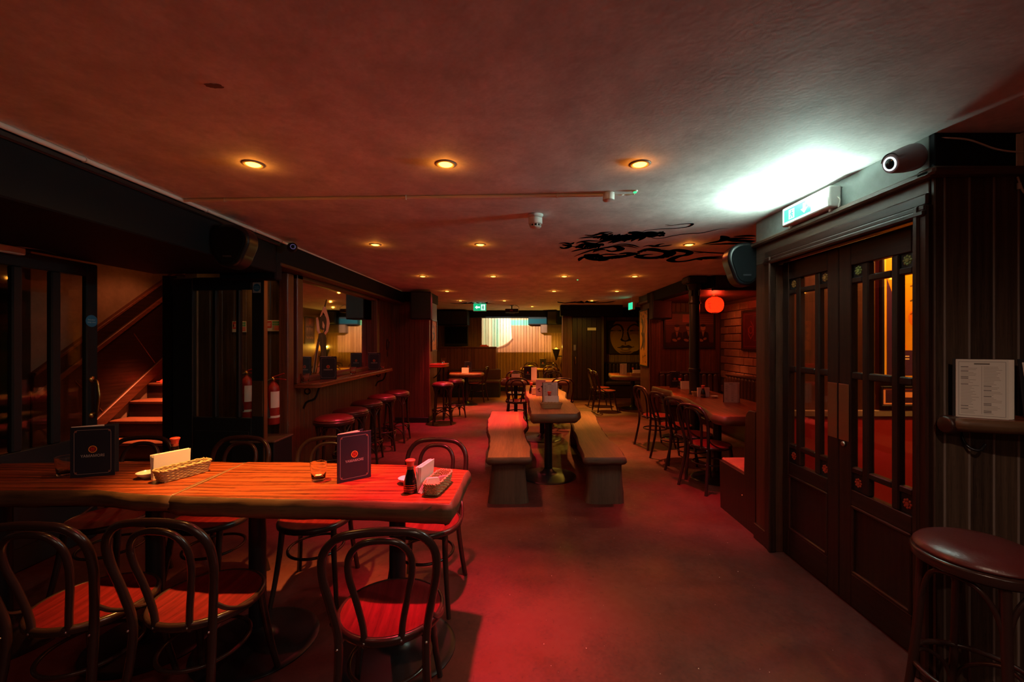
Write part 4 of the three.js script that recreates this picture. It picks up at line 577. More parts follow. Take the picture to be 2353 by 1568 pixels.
// ---------------------------------------------------------------- centre: long slab table with two log benches
slabTable('long pale slab table in the centre aisle between two log benches', [[0.1, 4.59], [0.32, 4.58], [0.585, 4.6], [0.63, 4.75], [0.64, 5.3], [0.60, 5.9], [0.66, 6.5], [0.6, 7.0], [0.63, 7.55], [0.06, 7.6], [0.05, 6.6], [0.09, 5.6]], TH, 0.105, 0.012, 'z', [[0.305, 5.0, 0.32, 0.045], [0.33, 6.9, 0.3, 0.045]], { seed: 5, mat: M.slabPale });
function bench(label, outline, legs, seedN, top = M.slabPale) {
  let cx = 0, cd = 0; outline.forEach((p) => { cx += p[0] / outline.length; cd += p[1] / outline.length; });
  const t = thing('log_bench', label, 'bench', [cx, 0, cd]), s = slabGeo(outline.map(([x, d]) => [x - cx, -(d - cd)]), 0.075, 0.014, 'z', { seed: seedN });
  mesh('bench_top', s.top, top, t).position.y = 0.455; mesh('live_edge', s.edge, M.stump, t).position.y = 0.455;
  for (const [x, d, w] of legs) { const g = []; const rows = [[0, 1.12], [0.1, 1.05], [0.22, 0.97], [0.34, 0.94], [0.388, 0.96]], N = 28, pos = [], idx = []; rows.forEach(([y, k], r) => { for (let i = 0; i < N; i++) { const a = i / N * Math.PI * 2, c = Math.cos(a), q = Math.sin(a), sq = 1 / Math.pow(Math.pow(Math.abs(c), 6) + Math.pow(Math.abs(q), 6), 1 / 6), nz = 1 + 0.12 * (vnoise(i * 0.5, r * 1.3 + d, 14, 97, seedN) - 0.5); pos.push(c * sq * w / 2 * k * nz + x - cx, y, q * sq * 0.1 * k * nz - (d - cd)); } }); for (let r = 0; r < rows.length - 1; r++) for (let i = 0; i < N; i++) { const a = r * N + i, b = r * N + (i + 1) % N; idx.push(a, a + N, b, b, a + N, b + N); } let e = new THREE.BufferGeometry(); e.setAttribute('position', new THREE.Float32BufferAttribute(pos, 3)); e.setIndex(idx); e.computeVertexNormals(); mesh('stump_leg', triUV(e, 'y'), M.stump, t); }
}
bench('pale log bench left of the centre table, lit pink and red', [[-0.325, 4.08], [-0.1, 4.09], [0.075, 4.1], [0.085, 4.5], [0.05, 4.9], [0.03, 5.3], [0.065, 5.6], [0.06, 5.9], [0.02, 6.2], [0.04, 6.75], [-0.46, 6.78], [-0.47, 6.2], [-0.44, 5.6], [-0.36, 4.9], [-0.33, 4.5]], [[-0.13, 4.24, 0.34], [-0.2, 6.45, 0.36]], 11);
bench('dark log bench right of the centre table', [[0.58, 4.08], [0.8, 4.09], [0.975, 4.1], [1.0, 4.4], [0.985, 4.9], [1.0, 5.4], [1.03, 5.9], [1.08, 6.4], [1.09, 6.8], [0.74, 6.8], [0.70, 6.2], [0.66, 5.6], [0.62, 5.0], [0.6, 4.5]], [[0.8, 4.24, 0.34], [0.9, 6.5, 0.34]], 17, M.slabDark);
putBasket([0.335, TH, 4.98], 0.0, 'wicker basket at the near end of the centre table');
putNapkins([0.345, TH, 5.08], 0.03, 'wide white paper napkins standing behind the basket on the centre table');
putSoy([0.33, TH, 5.2], 0, 'soy bottle with red cap before the open menu on the centre table');
putOpenMenu([0.345, TH, 5.42], 0.05, 'open menu with a pale text page on the centre table');
{ const o = thing('leaflet_stand', 'pink card with dark flower print standing on the centre table', 'card', [0.265, TH, 6.1], -0.06); const f = mesh('card', cbox(0.135, 0.225, 0.004, 0.001).clone().translate(0, 0.1125, 0), M.paper, o); mesh('card_print', new THREE.PlaneGeometry(0.132, 0.222).translate(0, 0.1125, 0.0024), printed(T.leaflet, 0.7), f); const b = mesh('back_card', cbox(0.135, 0.225, 0.004, 0.001).clone().translate(-0.0675, 0.1125, 0), M.blackMatte, o); b.position.set(0.0675, 0, -0.003); b.rotation.y = -0.3; }
{ const o = thing('table_card', 'small pale card left of the pink card on the centre table', 'card', [0.18, TH, 6.25], 0); for (const s of [-1, 1]) { const m = mesh('card_panel', cbox(0.075, 0.1, 0.002, 0.0004).clone().translate(0, 0.05, 0), M.paper, o); m.rotation.x = s * 0.18; m.position.z = -s * -0.018; } }
putSoy([0.14, TH, 6.35], 0, 'soy bottle with red cap at the left edge of the centre table');

// ---------------------------------------------------------------- second table and the far tables
slabTable('slab table standing across the room behind the long centre table', [[-0.4, 8.35], [0.3, 8.32], [0.9, 8.4], [0.96, 8.65], [0.92, 8.98], [0.2, 9.0], [-0.36, 8.97]], TH, 0.09, 0.01, 'x', [[-0.12, 8.65], [0.62, 8.68]], { seed: 7 });
slabTable('slab table farthest away, below the projected picture', [[-0.05, 12.2], [0.6, 12.18], [1.05, 12.22], [1.05, 12.9], [0.5, 12.95], [-0.03, 12.9]], TH, 0.09, 0.01, 'x', [[0.2, 12.55], [0.85, 12.55]], { seed: 8 });
putChair([-0.085, 0, 7.95], 0.02, 'bentwood chair with its back to the viewer at the left end of the centre table', null);
putChair([0.735, 0, 7.95], -0.05, 'bentwood chair, back to the viewer, right of the centre table end', null);
putChair([-0.12, 0, 9.15], Math.PI + 0.05, 'bentwood chair facing the viewer behind the cross table, left', null);
putChair([0.66, 0, 9.2], Math.PI - 0.05, 'bentwood chair facing the viewer behind the cross table, right', null);
putChair([0.2, 0, 11.75], 0.0, 'bentwood chair with its back to the viewer at the farthest table, left', null);
putChair([0.76, 0, 11.75], 0.03, 'bentwood chair with its back to the viewer at the farthest table, right', null);
putChair([0.28, 0, 13.02], Math.PI, 'bentwood chair against the boarded far wall, left', null);
putChair([0.88, 0, 13.02], Math.PI, 'bentwood chair against the boarded far wall, right', null);
putMenu([0.12, TH, 8.65], -0.5, 'tall black menu standing on the cross table behind the centre table', null);
{ const o = thing('leaflet_stand', 'tall orange-lit card standing on the cross table', 'card', [0.24, TH, 8.55], 0.04); mesh('card', cbox(0.11, 0.25, 0.003, 0.0008).clone().translate(0, 0.125, 0), M.paper, o); const b = mesh('back_card', cbox(0.11, 0.25, 0.003, 0.0008).clone().translate(0.055, 0.125, 0), M.paper, o); b.position.set(-0.055, 0, -0.004); b.rotation.y = 0.3; }
putNapkins([-0.12, TH, 8.5], 0.02, 'flat row of napkins on the cross table', null);
putBasket([-0.12, TH, 8.42], 0, 'wicker basket on the left of the cross table', null);
putSoy([-0.21, TH, 8.68], 0, 'soy bottle at the left of the cross table', null);
putDish([-0.34, TH, 8.5], 0, 'white dish at the left corner of the cross table', null);
{ const o = thing('tumbler_stack', 'small red pot of chopsticks on the cross table', 'pot', [-0.29, TH, 8.6]); mesh('pot', lathe([[0, 0], [0.03, 0], [0.034, 0.06], [0.032, 0.06], [0.029, 0.004], [0, 0.004]], 20), M.redPaint, o); mesh('chopsticks', [tube([[0, 0.005, 0], [0.02, 0.13, 0.005]], 0.003, { seg: 2, rad: 5 }), tube([[0.005, 0.005, 0.004], [-0.012, 0.12, 0.01]], 0.003, { seg: 2, rad: 5 })], M.woodGold3, o); o.name = numbered('chopstick_pot'); }
putMenu([0.6, TH, 12.4], -0.35, 'black and pink menu on the farthest table', null);
{ const o = thing('sauce_bottle', 'dark bottle with pale label at the right of the farthest table', 'bottle', [0.9, TH, 12.4]); mesh('bottle_body', lathe([[0, 0], [0.035, 0], [0.035, 0.07], [0.02, 0.1], [0.016, 0.13], [0, 0.13]], 20), M.soy, o); mesh('label_band', lathe([[0.0355, 0.015], [0.036, 0.02], [0.036, 0.055], [0.0355, 0.06]], 20), M.paper, o); mesh('cap', lathe([[0.018, 0.125], [0.018, 0.15], [0, 0.152]], 16), M.offwhite, o); }

// left far booth
{ const o = struct('wall_booth'); mesh('backing', bxx(-2.35, -0.76, 0, 1.35, 12.55, 12.68), M.wood2, o); planks(o, -2.35, 12.53, -0.75, 12.53, 0, 1.35, 0.1, RW); mesh('cap_rail', bxx(-2.36, -0.73, 1.35, 1.385, 12.5, 12.7, 0.008, 'x'), M.wood3, o); mesh('side_panel', bxx(-0.78, -0.74, 0, 1.35, 12.54, 13.5, 0.004), M.wood, o); }
{ const o = thing('folded_cloth', 'red folded cloth lying on the booth wall top', 'cloth', [-1.08, 1.387, 12.58]); const g = new RoundedBoxGeometry(0.26, 0.03, 0.1, 3, 0.012).translate(0, 0.015, 0), g2 = new RoundedBoxGeometry(0.18, 0.025, 0.08, 3, 0.01).translate(-0.01, 0.042, 0.005); mesh('lower_fold', g, M.redCloth, o); mesh('upper_fold', g2, M.redCloth, o); }
{ const o = thing('television', 'black wall television in the dark corner at the far left', 'television', [-2.0, 1.4, 13.3]); mesh('bezel', new RoundedBoxGeometry(0.72, 0.6, 0.06, 2, 0.012).translate(0, 0.3, 0), M.black, o); mesh('screen', new THREE.PlaneGeometry(0.66, 0.5).translate(0, 0.32, 0.0315), std([0.006, 0.007, 0.01], 0.12), o); mesh('bracket', cbox(0.2, 0.2, 0.14).clone().translate(0, 0.3, -0.1), M.black, o); }
{ const o = thing('wall_cabinet', 'tall black cabinet above the booth at the far left', 'cabinet', [-2.06, 2.02, 12.95]); mesh('carcass', new RoundedBoxGeometry(0.95, 0.42, 0.5, 2, 0.01).translate(0, 0.21, 0), M.beam, o); for (const s of [-1, 1]) mesh('door', cbox(0.46, 0.38, 0.02, 0.004).clone().translate(s * 0.235, 0.21, 0.26), M.paintDark, o); }
slabTable('small slab table in front of the far left booth wall', [[-1.72, 10.35], [-1.3, 10.28], [-0.98, 10.32], [-0.92, 10.6], [-1.0, 10.9], [-1.45, 10.95], [-1.78, 10.85]], TH, 0.085, 0.012, 'x', [[-1.35, 10.6, 0.28, 0.045]], { seed: 9, mat: M.slab });
putChair([-1.16, 0, 11.2], Math.PI / 2 - 0.2, 'bentwood chair in profile beside the small table at the far left', null); 
putNapkins([-1.36, TH, 10.45], 0, 'white napkins on the small table at the far left', null);
putMenu([-1.32, TH, 10.7], 0.1, 'black menu standing on the small table at the far left', null);
{ const o = thing('booth_bench', 'dark upholstered bench in front of the booth wall at the far left', 'bench', [-1.35, 0, 12.2]); mesh('bench_base', cbox(1.5, 0.38, 0.5, 0.01).clone().translate(0, 0.19, 0), M.paintDark, o); mesh('seat_cushion', new RoundedBoxGeometry(1.5, 0.09, 0.52, 3, 0.03).translate(0, 0.42, 0), M.benchLeather, o); mesh('back_cushion', new RoundedBoxGeometry(1.5, 0.3, 0.1, 3, 0.03).translate(0, 0.6, -0.24), M.benchLeather, o); }
// left bar shelf and stools
{ const o = thing('bar_shelf', 'long varnished wooden bar shelf below the mirror', 'shelf', [-2.39, 0, 5.95]); const s = new THREE.Shape(); s.moveTo(0, -1.35); s.lineTo(0.14, -1.35); s.quadraticCurveTo(0.24, -1.35, 0.24, -1.2); s.lineTo(0.24, 1.3); s.quadraticCurveTo(0.2, 1.36, 0.1, 1.36); s.lineTo(0, 1.36); s.closePath(); const g = extrude(s, 0.03, 0.012, 3); g.rotateX(Math.PI / 2); mesh('shelf_board', triUV(g, 'z'), std([0.34, 0.125, 0.055], 0.22, { map: grainB }), o).position.y = 1.092; for (const z of [1.2, -1.15]) mesh('bracket', tube([[0.01, 0.82, z], [0.04, 0.88, z], [0.13, 0.92, z], [0.18, 1.04, z]], 0.012, { seg: 14 }), M.iron, o);
  for (const z of [1.2, -1.15]) mesh('bracket_scroll', new THREE.TorusGeometry(0.03, 0.008, 8, 24).rotateY(Math.PI / 2).translate(0, 0, 0).rotateY(Math.PI / 2).translate(0.05, 1.0, z), M.iron, o); }
{ const G = 'bar stools along the mirror shelf';
  putStool([-1.94, 0, 4.5], 0.2, 'nearest of the five red bar stools under the mirror shelf'); putStool([-1.965, 0, 5.0], 0.5, 'second nearest of the five red bar stools under the mirror shelf'); putStool([-2.0, 0, 5.62], 0.1, 'middle one of the five red bar stools under the mirror shelf'); putStool([-2.0, 0, 6.21], 0.4, 'second farthest of the five red bar stools under the mirror shelf'); putStool([-1.94, 0, 6.75], 0.0, 'farthest of the five red bar stools under the mirror shelf');
  putStool([-1.48, 0, 8.15], 0.1, 'front one of the two red bar stools beside the boarded pillar'); putStool([-1.36, 0, 8.86], 0.5, 'rear one of the two red bar stools beside the boarded pillar');
  putStool([1.745, 0, 1.66], 0.35, 'big dark bar stool at the right edge under the wall shelf'); }
putMenu([-2.26, 1.105, 5.08], 0.25, 'black menu with orange ring emblem standing on the mirror shelf, nearest', null);
putMenu([-2.26, 1.105, 6.66], 0.15, 'black menu farther along the mirror shelf', null);
putGlass([-2.24, 1.105, 5.78], 0, 'clear tumbler on the mirror shelf between the menus', null); putGlass([-2.22, 1.105, 6.95], 0, 'clear tumbler at the far end of the mirror shelf', null); putGlass([-2.31, 1.105, 4.72 + 0.02 - 0.1], 0, 'tumbler at the near end of the mirror shelf beside the menu', null);
{ const o = thing('wall_mirror', 'large bar mirror with a woman swinging a sword printed on it', 'mirror', [-2.405, 1.15, 5.87]); mesh('mirror_glass', bxx(0, 0.008, 0, 1.06, -1.2, 1.21, 0.001), M.mirror, o);
  const f = mesh('figure_print', new THREE.PlaneGeometry(0.85, 0.9), new THREE.MeshStandardMaterial({ map: T.figure, alphaTest: 0.5, roughness: 0.5, side: THREE.FrontSide }), o); f.rotation.y = Math.PI / 2; f.position.set(0.0095, 0.46, 0.66); }
{ const o = thing('wall_carving', 'small dark carved mask on the boards beyond the mirror', 'carving', [-2.39, 1.38, 7.75]); mesh('carved_face', lathe([[0, 0], [0.035, 0.02], [0.05, 0.08], [0.045, 0.15], [0.02, 0.2], [0, 0.205]], 16).scale(0.6, 1, 1), M.darkWood, o); mesh('tail_drop', lathe([[0, -0.12], [0.014, -0.1], [0.02, -0.03], [0, 0]], 12), M.darkWood, o); mesh('brow', tube([[0.025, 0.14, -0.035], [0.038, 0.155, 0], [0.025, 0.14, 0.035]], 0.007, { seg: 8, rad: 6 }), M.darkWood, o); }
{ const o = thing('pillar_shelf', 'small shelf with a rounded red-lit end on the side of the boarded pillar', 'shelf', [-1.75, 0, 8.62]); const s = new THREE.Shape(); s.moveTo(0, -0.32); s.lineTo(0.2, -0.3); s.quadraticCurveTo(0.3, -0.2, 0.28, 0.1); s.quadraticCurveTo(0.2, 0.34, 0, 0.34); s.closePath(); const g = extrude(s, 0.05, 0.012, 2); g.rotateX(-Math.PI / 2); mesh('shelf_board', triUV(g, 'z'), M.slab, o).position.y = 1.05; mesh('bracket', tube([[0.01, 0.82, 0], [0.08, 0.88, 0], [0.16, 1.03, 0]], 0.012, { seg: 10 }), M.iron, o); mesh('support_post', tube([[0.22, 0.01, 0.1], [0.22, 1.04, 0.1]], 0.018, { seg: 2 }), M.iron, o); }
putGlass([-1.55, 1.113, 8.6], 0, 'tumbler on the small pillar shelf', null);
{ const o = thing('light_box', 'tall narrow framed print glowing on the side of the boarded pillar', 'picture', [-1.752, 1.35, 8.66]); mesh('frame', [bxx(0, 0.02, 0, 0.62, -0.25, -0.225), bxx(0, 0.02, 0, 0.62, 0.225, 0.25), bxx(0, 0.02, 0, 0.025, -0.225, 0.225), bxx(0, 0.02, 0.595, 0.62, -0.225, 0.225)], M.darkWood, o); const p = mesh('print', new THREE.PlaneGeometry(0.45, 0.57), printed(T.scroll, 0.5), o); p.rotation.y = Math.PI / 2; p.position.set(0.008, 0.31, 0); }
// speakers
function boxSpeaker(label, at, turn) { const o = thing('box_speaker', label, 'speaker', at, turn); mesh('cabinet', new RoundedBoxGeometry(0.36, 0.5, 0.32, 3, 0.015).translate(0, 0.25, 0), M.blackMatte, o); mesh('grille', cbox(0.33, 0.46, 0.012, 0.004).clone().translate(0, 0.25, 0.165), M.black, o); mesh('wall_bracket', cbox(0.08, 0.08, 0.12).clone().translate(0, 0.25, -0.21), M.black, o); return o; }
boxSpeaker('black box speaker on the front of the boarded pillar at left', [-1.83, 1.94, 7.95], 0.12);
boxSpeaker('black box speaker in front of the poster pillar at right', [2.62, 1.96, 8.22], -0.1);
boxSpeaker('black box speaker hanging under the stepped bulkhead by the projected picture', [0.92, 2.06, 13.02], -0.2).scale.setScalar(0.75);
function eggSpeaker(label, at, turn, W, H, tilt) { const o = thing('wall_speaker', label, 'speaker', at, turn); const s = new THREE.Shape(); s.moveTo(0, -H / 2); s.bezierCurveTo(W * 0.22, -H / 2, W * 0.3, -H * 0.4, W * 0.36, -H * 0.22); s.bezierCurveTo(W * 0.46, 0, W * 0.5, H * 0.06, W * 0.5, H * 0.17); s.bezierCurveTo(W * 0.5, H * 0.4, W * 0.28, H / 2, 0, H / 2); s.bezierCurveTo(-W * 0.28, H / 2, -W * 0.5, H * 0.4, -W * 0.5, H * 0.17); s.bezierCurveTo(-W * 0.5, H * 0.06, -W * 0.46, 0, -W * 0.36, -H * 0.22); s.bezierCurveTo(-W * 0.3, -H * 0.4, -W * 0.22, -H / 2, 0, -H / 2);
  const g = extrude(s, 0.11, 0.022, 5); g.translate(0, 0, -0.06); mesh('cabinet', g, std([0.008, 0.009, 0.011], 0.3), o); const s2 = extrude(s, 0.004, 0.004, 2); s2.scale(0.93, 0.94, 1); s2.translate(0, 0, 0.072); mesh('grille', s2, new THREE.MeshPhysicalMaterial({ color: L(0.004, 0.005, 0.006), roughness: 0.8, specularIntensity: 0.25 }), o); mesh('badge', cbox(0.06, 0.012, 0.003, 0.001).clone().translate(0, -H * 0.3, 0.081), std([0.04, 0.04, 0.05], 0.4), o); mesh('wall_bracket', cbox(0.07, 0.09, 0.1).clone().translate(0, 0.02, -0.13), M.black, o); return o; }
eggSpeaker('egg-shaped black speaker on the corner left of the entrance doors', [1.78, 2.16, 3.5], -0.1, 0.235, 0.3);
eggSpeaker('egg-shaped black speaker on the dark beam above the left doors', [-2.12, 2.24, 3.2], 0.08, 0.24, 0.27);
// ---------------------------------------------------------------- right alcove
slabTable('big live-edge slab table in the right alcove around the black column', [[2.22, 7.4], [2.3, 6.7], [2.16, 6.2], [2.22, 5.9], [2.14, 5.4], [2.08, 4.95], [1.99, 4.55], [2.05, 4.42], [2.45, 4.42], [2.85, 4.5], [2.95, 5.1], [2.93, 6.2], [2.9, 7.4]], TH, 0.1, 0.012, 'z', [[2.2, 4.9, 0.28, 0.045], [2.55, 7.0, 0.28, 0.045]], { seed: 13, hole: [2.5, 6.3, 0.085] });
{ const o = thing('iron_column', 'black cast iron column rising through the alcove table to the ceiling', 'column', [2.5, 0, 6.3]); mesh('shaft', lathe([[0, 0], [0.09, 0], [0.09, 0.03], [0.078, 0.06], [0.075, 0.12], [0.07, 2.1], [0, 2.1]], 28), M.black, o); mesh('capital', lathe([[0.07, 2.08], [0.085, 2.09], [0.085, 2.11], [0.072, 2.13], [0.072, 2.28], [0.09, 2.3], [0.095, 2.33], [0.1, 2.36], [0.13, 2.38], [0, 2.38]], 28), M.black, o); mesh('top_plate', bxx(-0.14, 0.14, 2.38, 2.478, -0.14, 0.14, 0.02), M.black, o); mesh('collar', lathe([[0.072, 1.1], [0.085, 1.11], [0.085, 1.15], [0.072, 1.16]], 28), M.black, o); for (const a of [0.6, 2.2, 3.8, 5.2]) { const b = cbox(0.02, 0.08, 0.02, 0.004).clone(); b.translate(0.082, 2.24, 0); b.rotateY(a); mesh('capital_leaf', b, M.black, o); } }
const chFace = -Math.PI / 2;
putChair([2.0, 0, 4.62], chFace + 0.4, 'nearest bentwood chair at the right alcove table');
putChair([2.02, 0, 5.12], chFace + 0.3, 'second nearest bentwood chair at the right alcove table, mostly hidden');
putChair([2.0, 0, 5.66], chFace + 0.32, 'third bentwood chair at the right alcove table');
putChair([1.98, 0, 6.4], chFace + 0.25, 'farthest bentwood chair at the right alcove table');
putOpenMenu([2.62, TH, 5.45], -0.25, 'open menu standing at the near end of the alcove table');
putNapkins([2.5, TH, 6.0], 0.1, 'white napkins before the column on the alcove table'); putSoy([2.47, TH, 5.93], 0, 'soy bottle with red cap in front of the napkins on the alcove table'); putDish([2.6, TH, 5.88], 0, 'white dish beside the soy bottle on the alcove table');
putNapkins([2.62, TH, 6.95], 0.05, 'white napkins behind the column on the alcove table'); putSoy([2.56, TH, 7.05], 0, 'soy bottle behind the column on the alcove table'); putBasket([2.5, TH, 6.08], 0.1, 'wicker basket in front of the column on the alcove table'); 
putMenu([2.53, TH, 7.2], 0.2, 'black menu at the far end of the alcove table');
function ribbedBench(label, x0, d0, x1, d1, inward, seatD, y0 = 0.45, yb = 0.93) { // back along the line, seat on the inward side
  const len = Math.hypot(x1 - x0, d1 - d0), a = Math.atan2(d1 - d0, x1 - x0), o = thing('upholstered_bench', label, 'bench', [(x0 + x1) / 2, 0, (d0 + d1) / 2], a + (inward < 0 ? Math.PI : 0)); // local +z = inward
  mesh('bench_base', cbox(len, y0 - 0.1, seatD - 0.04, 0.008, 'x').clone().translate(0, (y0 - 0.1) / 2, (seatD - 0.04) / 2), M.darkWood, o); mesh('seat_cushion', new RoundedBoxGeometry(len, 0.1, seatD, 3, 0.035).translate(0, y0 - 0.05, seatD / 2), M.benchLeather, o);
  mesh('back_board', cbox(len, yb, 0.04, 0.006, 'x').clone().translate(0, yb / 2, 0.0), M.darkWood, o);
  mesh('top_roll', new RoundedBoxGeometry(len, 0.05, 0.11, 3, 0.024).translate(0, yb + 0.005, 0.035), M.benchLeather, o); const n = Math.round(len / 0.11), w = len / n, g = new THREE.CapsuleGeometry(w * 0.5, yb - y0 - w, 4, 10); g.scale(0.98, 1, 0.75); for (let i = 0; i < n; i++) mesh('back_roll', g, M.benchLeather, o).position.set(-len / 2 + (i + 0.5) * w, (y0 + yb) / 2, 0.055); return o; }
ribbedBench('dark ribbed leather bench along the boarded back of the right alcove', 2.66, 8.46, 3.8, 8.46, 1, 0.42);
ribbedBench('dark ribbed leather bench along the block wall of the right alcove', 3.82, 4.25, 3.82, 8.0, -1, 0.45);
{ const o = thing('wooden_settle', 'dark wooden settle with a tall rounded end panel beside the entrance door wall', 'bench', [1.86, 0, 3.46]); // end panel seen from the room
  const s = new THREE.Shape(); s.moveTo(0, 0); s.lineTo(0.6, 0); s.lineTo(0.62, 0.43); s.lineTo(0.17, 0.43); s.lineTo(0.15, 0.9); s.quadraticCurveTo(0.13, 0.98, 0.06, 0.98); s.lineTo(0, 0.98); s.closePath(); const g = extrude(s, 0.03, 0.006, 2); g.rotateY(Math.PI / 2); g.translate(0, 0, 0); mesh('end_panel', triUV(g, 'y'), M.darkWood, o).position.x = 0.0;
  mesh('seat_board', bxx(0.03, 1.3, 0.41, 0.45, 0.13, 0.66, 0.01, 'x'), M.slabPale, o); mesh('back_board', bxx(0.03, 1.3, 0.02, 0.96, 0.01, 0.06, 0.01, 'x'), M.darkWood, o); mesh('seat_front', bxx(0.03, 1.3, 0.0, 0.41, 0.57, 0.6, 0.004, 'x'), M.darkWood, o); mesh('back_pad', new RoundedBoxGeometry(1.25, 0.42, 0.06, 3, 0.025).translate(0.68, 0.72, -0.09), M.benchLeather, o); mesh('screw', new THREE.SphereGeometry(0.007, 8, 6).translate(-0.007, 0.25, -0.2), M.brass, o); }
function framed(name, label, cat, at, turn, W, H, tex, fw, fm, depth = 0.03, rough = 0.35) { const o = thing(name, label, cat, at, turn); const g = []; for (const s of [-1, 1]) { g.push(cbox(fw, H + 2 * fw, depth, 0.004).clone().translate(s * (W / 2 + fw / 2), H / 2, 0), cbox(W, fw, depth, 0.004).clone().translate(0, H / 2 + s * (H / 2 + fw / 2), 0)); } mesh('frame', g, fm, o); mesh('print', new THREE.PlaneGeometry(W, H).translate(0, H / 2, depth * 0.2), printed(tex, rough), o); mesh('backing', cbox(W, H, 0.006, 0.001).clone().translate(0, H / 2, -depth * 0.3), M.blackMatte, o); return o; }
framed('framed_photograph', 'large dim framed photograph of three seated men behind the column', 'picture', [3.27, 1.44, 8.485], 0, 0.93, 0.64, T.photo, 0.035, M.black);
framed('framed_emblem', 'dark red framed emblem on the block wall', 'picture', [3.855, 1.42, 7.3], -Math.PI / 2, 0.56, 0.62, T.emblem, 0.04, M.darkWood);
framed('scroll_poster', 'tall yellow poster with dark brushwork on the side of the right pillar', 'picture', [2.485, 1.06, 8.86], -Math.PI / 2, 0.56, 1.1, T.scroll, 0.03, M.black);
framed('buddha_painting', 'golden painting of a calm face with closed eyes on the far right wall', 'painting', [2.9, 1.2, 12.24], 0, 0.98, 0.9, T.buddha, 0.02, M.darkWood);
framed('framed_print', 'narrow dark framed print on the side wall right of the projected picture', 'picture', [1.205, 1.5, 12.3], -Math.PI / 2, 0.5, 0.7, T.photo, 0.03, M.black);
ribbedBench('dark ribbed bench under the golden face painting', 2.2, 12.2, 3.8, 12.2, 1, 0.45);
slabTable('slab table in the far right corner below the golden face painting', [[2.0, 9.75], [2.3, 9.5], [2.75, 9.45], [3.2, 9.6], [3.2, 10.4], [2.6, 10.6], [2.1, 10.5]], TH, 0.1, 0.012, 'x', [[2.55, 10.0, 0.28, 0.045]], { seed: 19 });
putChair([1.86, 0, 9.6], chFace + 0.15, 'front one of the two bentwood chairs at the far right corner table', null); putChair([1.86, 0, 10.25], chFace + 0.1, 'rear one of the two bentwood chairs at the far right corner table', null);
putNapkins([2.55, TH, 9.68], 0.05, 'white napkins at the front of the far right corner table', null); putBasket([2.52, TH, 9.6], 0.05, 'wicker basket at the front of the far right corner table', null); putSoy([2.5, TH, 9.8], 0, 'soy bottle with red cap on the far right corner table', null); putOpenMenu([2.32, TH, 9.95], 0.2, 'pale open menu on the far right corner table', null);

// ---------------------------------------------------------------- right wall: shelf, menu, hook, camera, cables, poster behind the doors
{ const o = thing('wall_shelf', 'thick live-edge shelf with a sawn log end on the right wall', 'shelf', [2.3, 0, 1.85]); const s = slabGeo([[-0.43, -0.085], [0.75, -0.085], [0.75, 0.22], [0.2, 0.19], [-0.1, 0.11], [-0.3, 0.06], [-0.45, 0.0]], 0.06, 0.008, 'x', { seed: 23 }); mesh('shelf_board', s.top, M.slab, o).position.y = 1.22; mesh('live_edge', s.edge, M.slabEdge, o).position.y = 1.22; const k = lathe([[0, 0], [0.03, 0.002], [0.04, 0.012], [0.038, 0.05], [0.03, 0.07], [0, 0.07]], 20); k.rotateZ(-Math.PI / 2); mesh('log_end', k, M.darkWood, o).position.set(-0.475, 1.188, -0.035); mesh('bracket', tube([[0.3, 1.15, 0.1], [0.3, 1.05, 0.0], [0.3, 0.95, -0.085]], 0.012, { seg: 10 }), M.iron, o); }
putOpenMenu([1.955, 1.221, 1.85], -0.55, 'open menu with a pale text page standing on the right wall shelf');
{ const o = thing('black_menu', 'black menu leaning at the right picture edge on the wall shelf', 'menu', [2.235, 1.221, 1.86], -0.2); mesh('cover', cbox(0.17, 0.25, 0.006, 0.001).clone().rotateX(-0.12).translate(0, 0.126, 0), M.blackMatte, o); mesh('page', cbox(0.16, 0.235, 0.004, 0.001).clone().rotateX(-0.16).translate(0.005, 0.12, 0.012), M.paper, o); }
{ const o = thing('coat_hook', 'black iron coat hook below the right wall shelf', 'hook', [1.965, 1.07, 1.955]); mesh('back_plate', cbox(0.022, 0.09, 0.006, 0.002).clone().translate(0, 0.045, 0.003), M.iron, o); mesh('hook_prong', tube([[0, 0.07, 0.006], [0.002, 0.03, 0.02], [0.012, 0.006, 0.04], [0.03, 0.004, 0.06], [0.042, 0.03, 0.07]], 0.006, { seg: 20 }), M.iron, o); mesh('upper_prong', tube([[0, 0.08, 0.006], [-0.006, 0.095, 0.03], [-0.004, 0.115, 0.045]], 0.0055, { seg: 12 }), M.iron, o); }
function bulletCamera(label, at, yaw, pitch, body, ring, len, r) { const o = thing('security_camera', label, 'camera', at, yaw); const q = new THREE.Group(); const prof = [[0, -0.03], [r * 0.8, -0.028], [r * 1.1, -0.012], [r * 1.14, 0.01], [r * 1.06, len * 0.45], [r * 0.9, len * 0.8], [r * 0.8, len - 0.004], [r * 0.74, len], [0, len]]; const tl = (g) => { g.rotateX(Math.PI / 2); g.rotateX(pitch); return g; }; mesh('housing', tl(lathe(prof, 32)), body, o); mesh('lens_ring', tl(new THREE.TorusGeometry(r * 0.52, r * 0.075, 10, 32).rotateX(Math.PI / 2).translate(0, len + 0.001, 0)), ring, o); mesh('lens', tl(lathe([[0, len + 0.006], [r * 0.2, len + 0.005], [r * 0.48, len + 0.001], [r * 0.5, len]], 24)), std([0.01, 0.02, 0.025], 0.1), o); mesh('hood', tl(new THREE.CylinderGeometry(r * 0.9, r * 1.1, len * 0.7, 24, 1, true, Math.PI * 0.62, Math.PI * 0.76).translate(0, len * 0.62, 0)), body, o); mesh('mount_arm', tube([[0, 0, 0.02], [0.0, -0.0, -0.03], [0.02, 0.02, -0.07]], 0.02, { seg: 10 }), body, o); return o; }
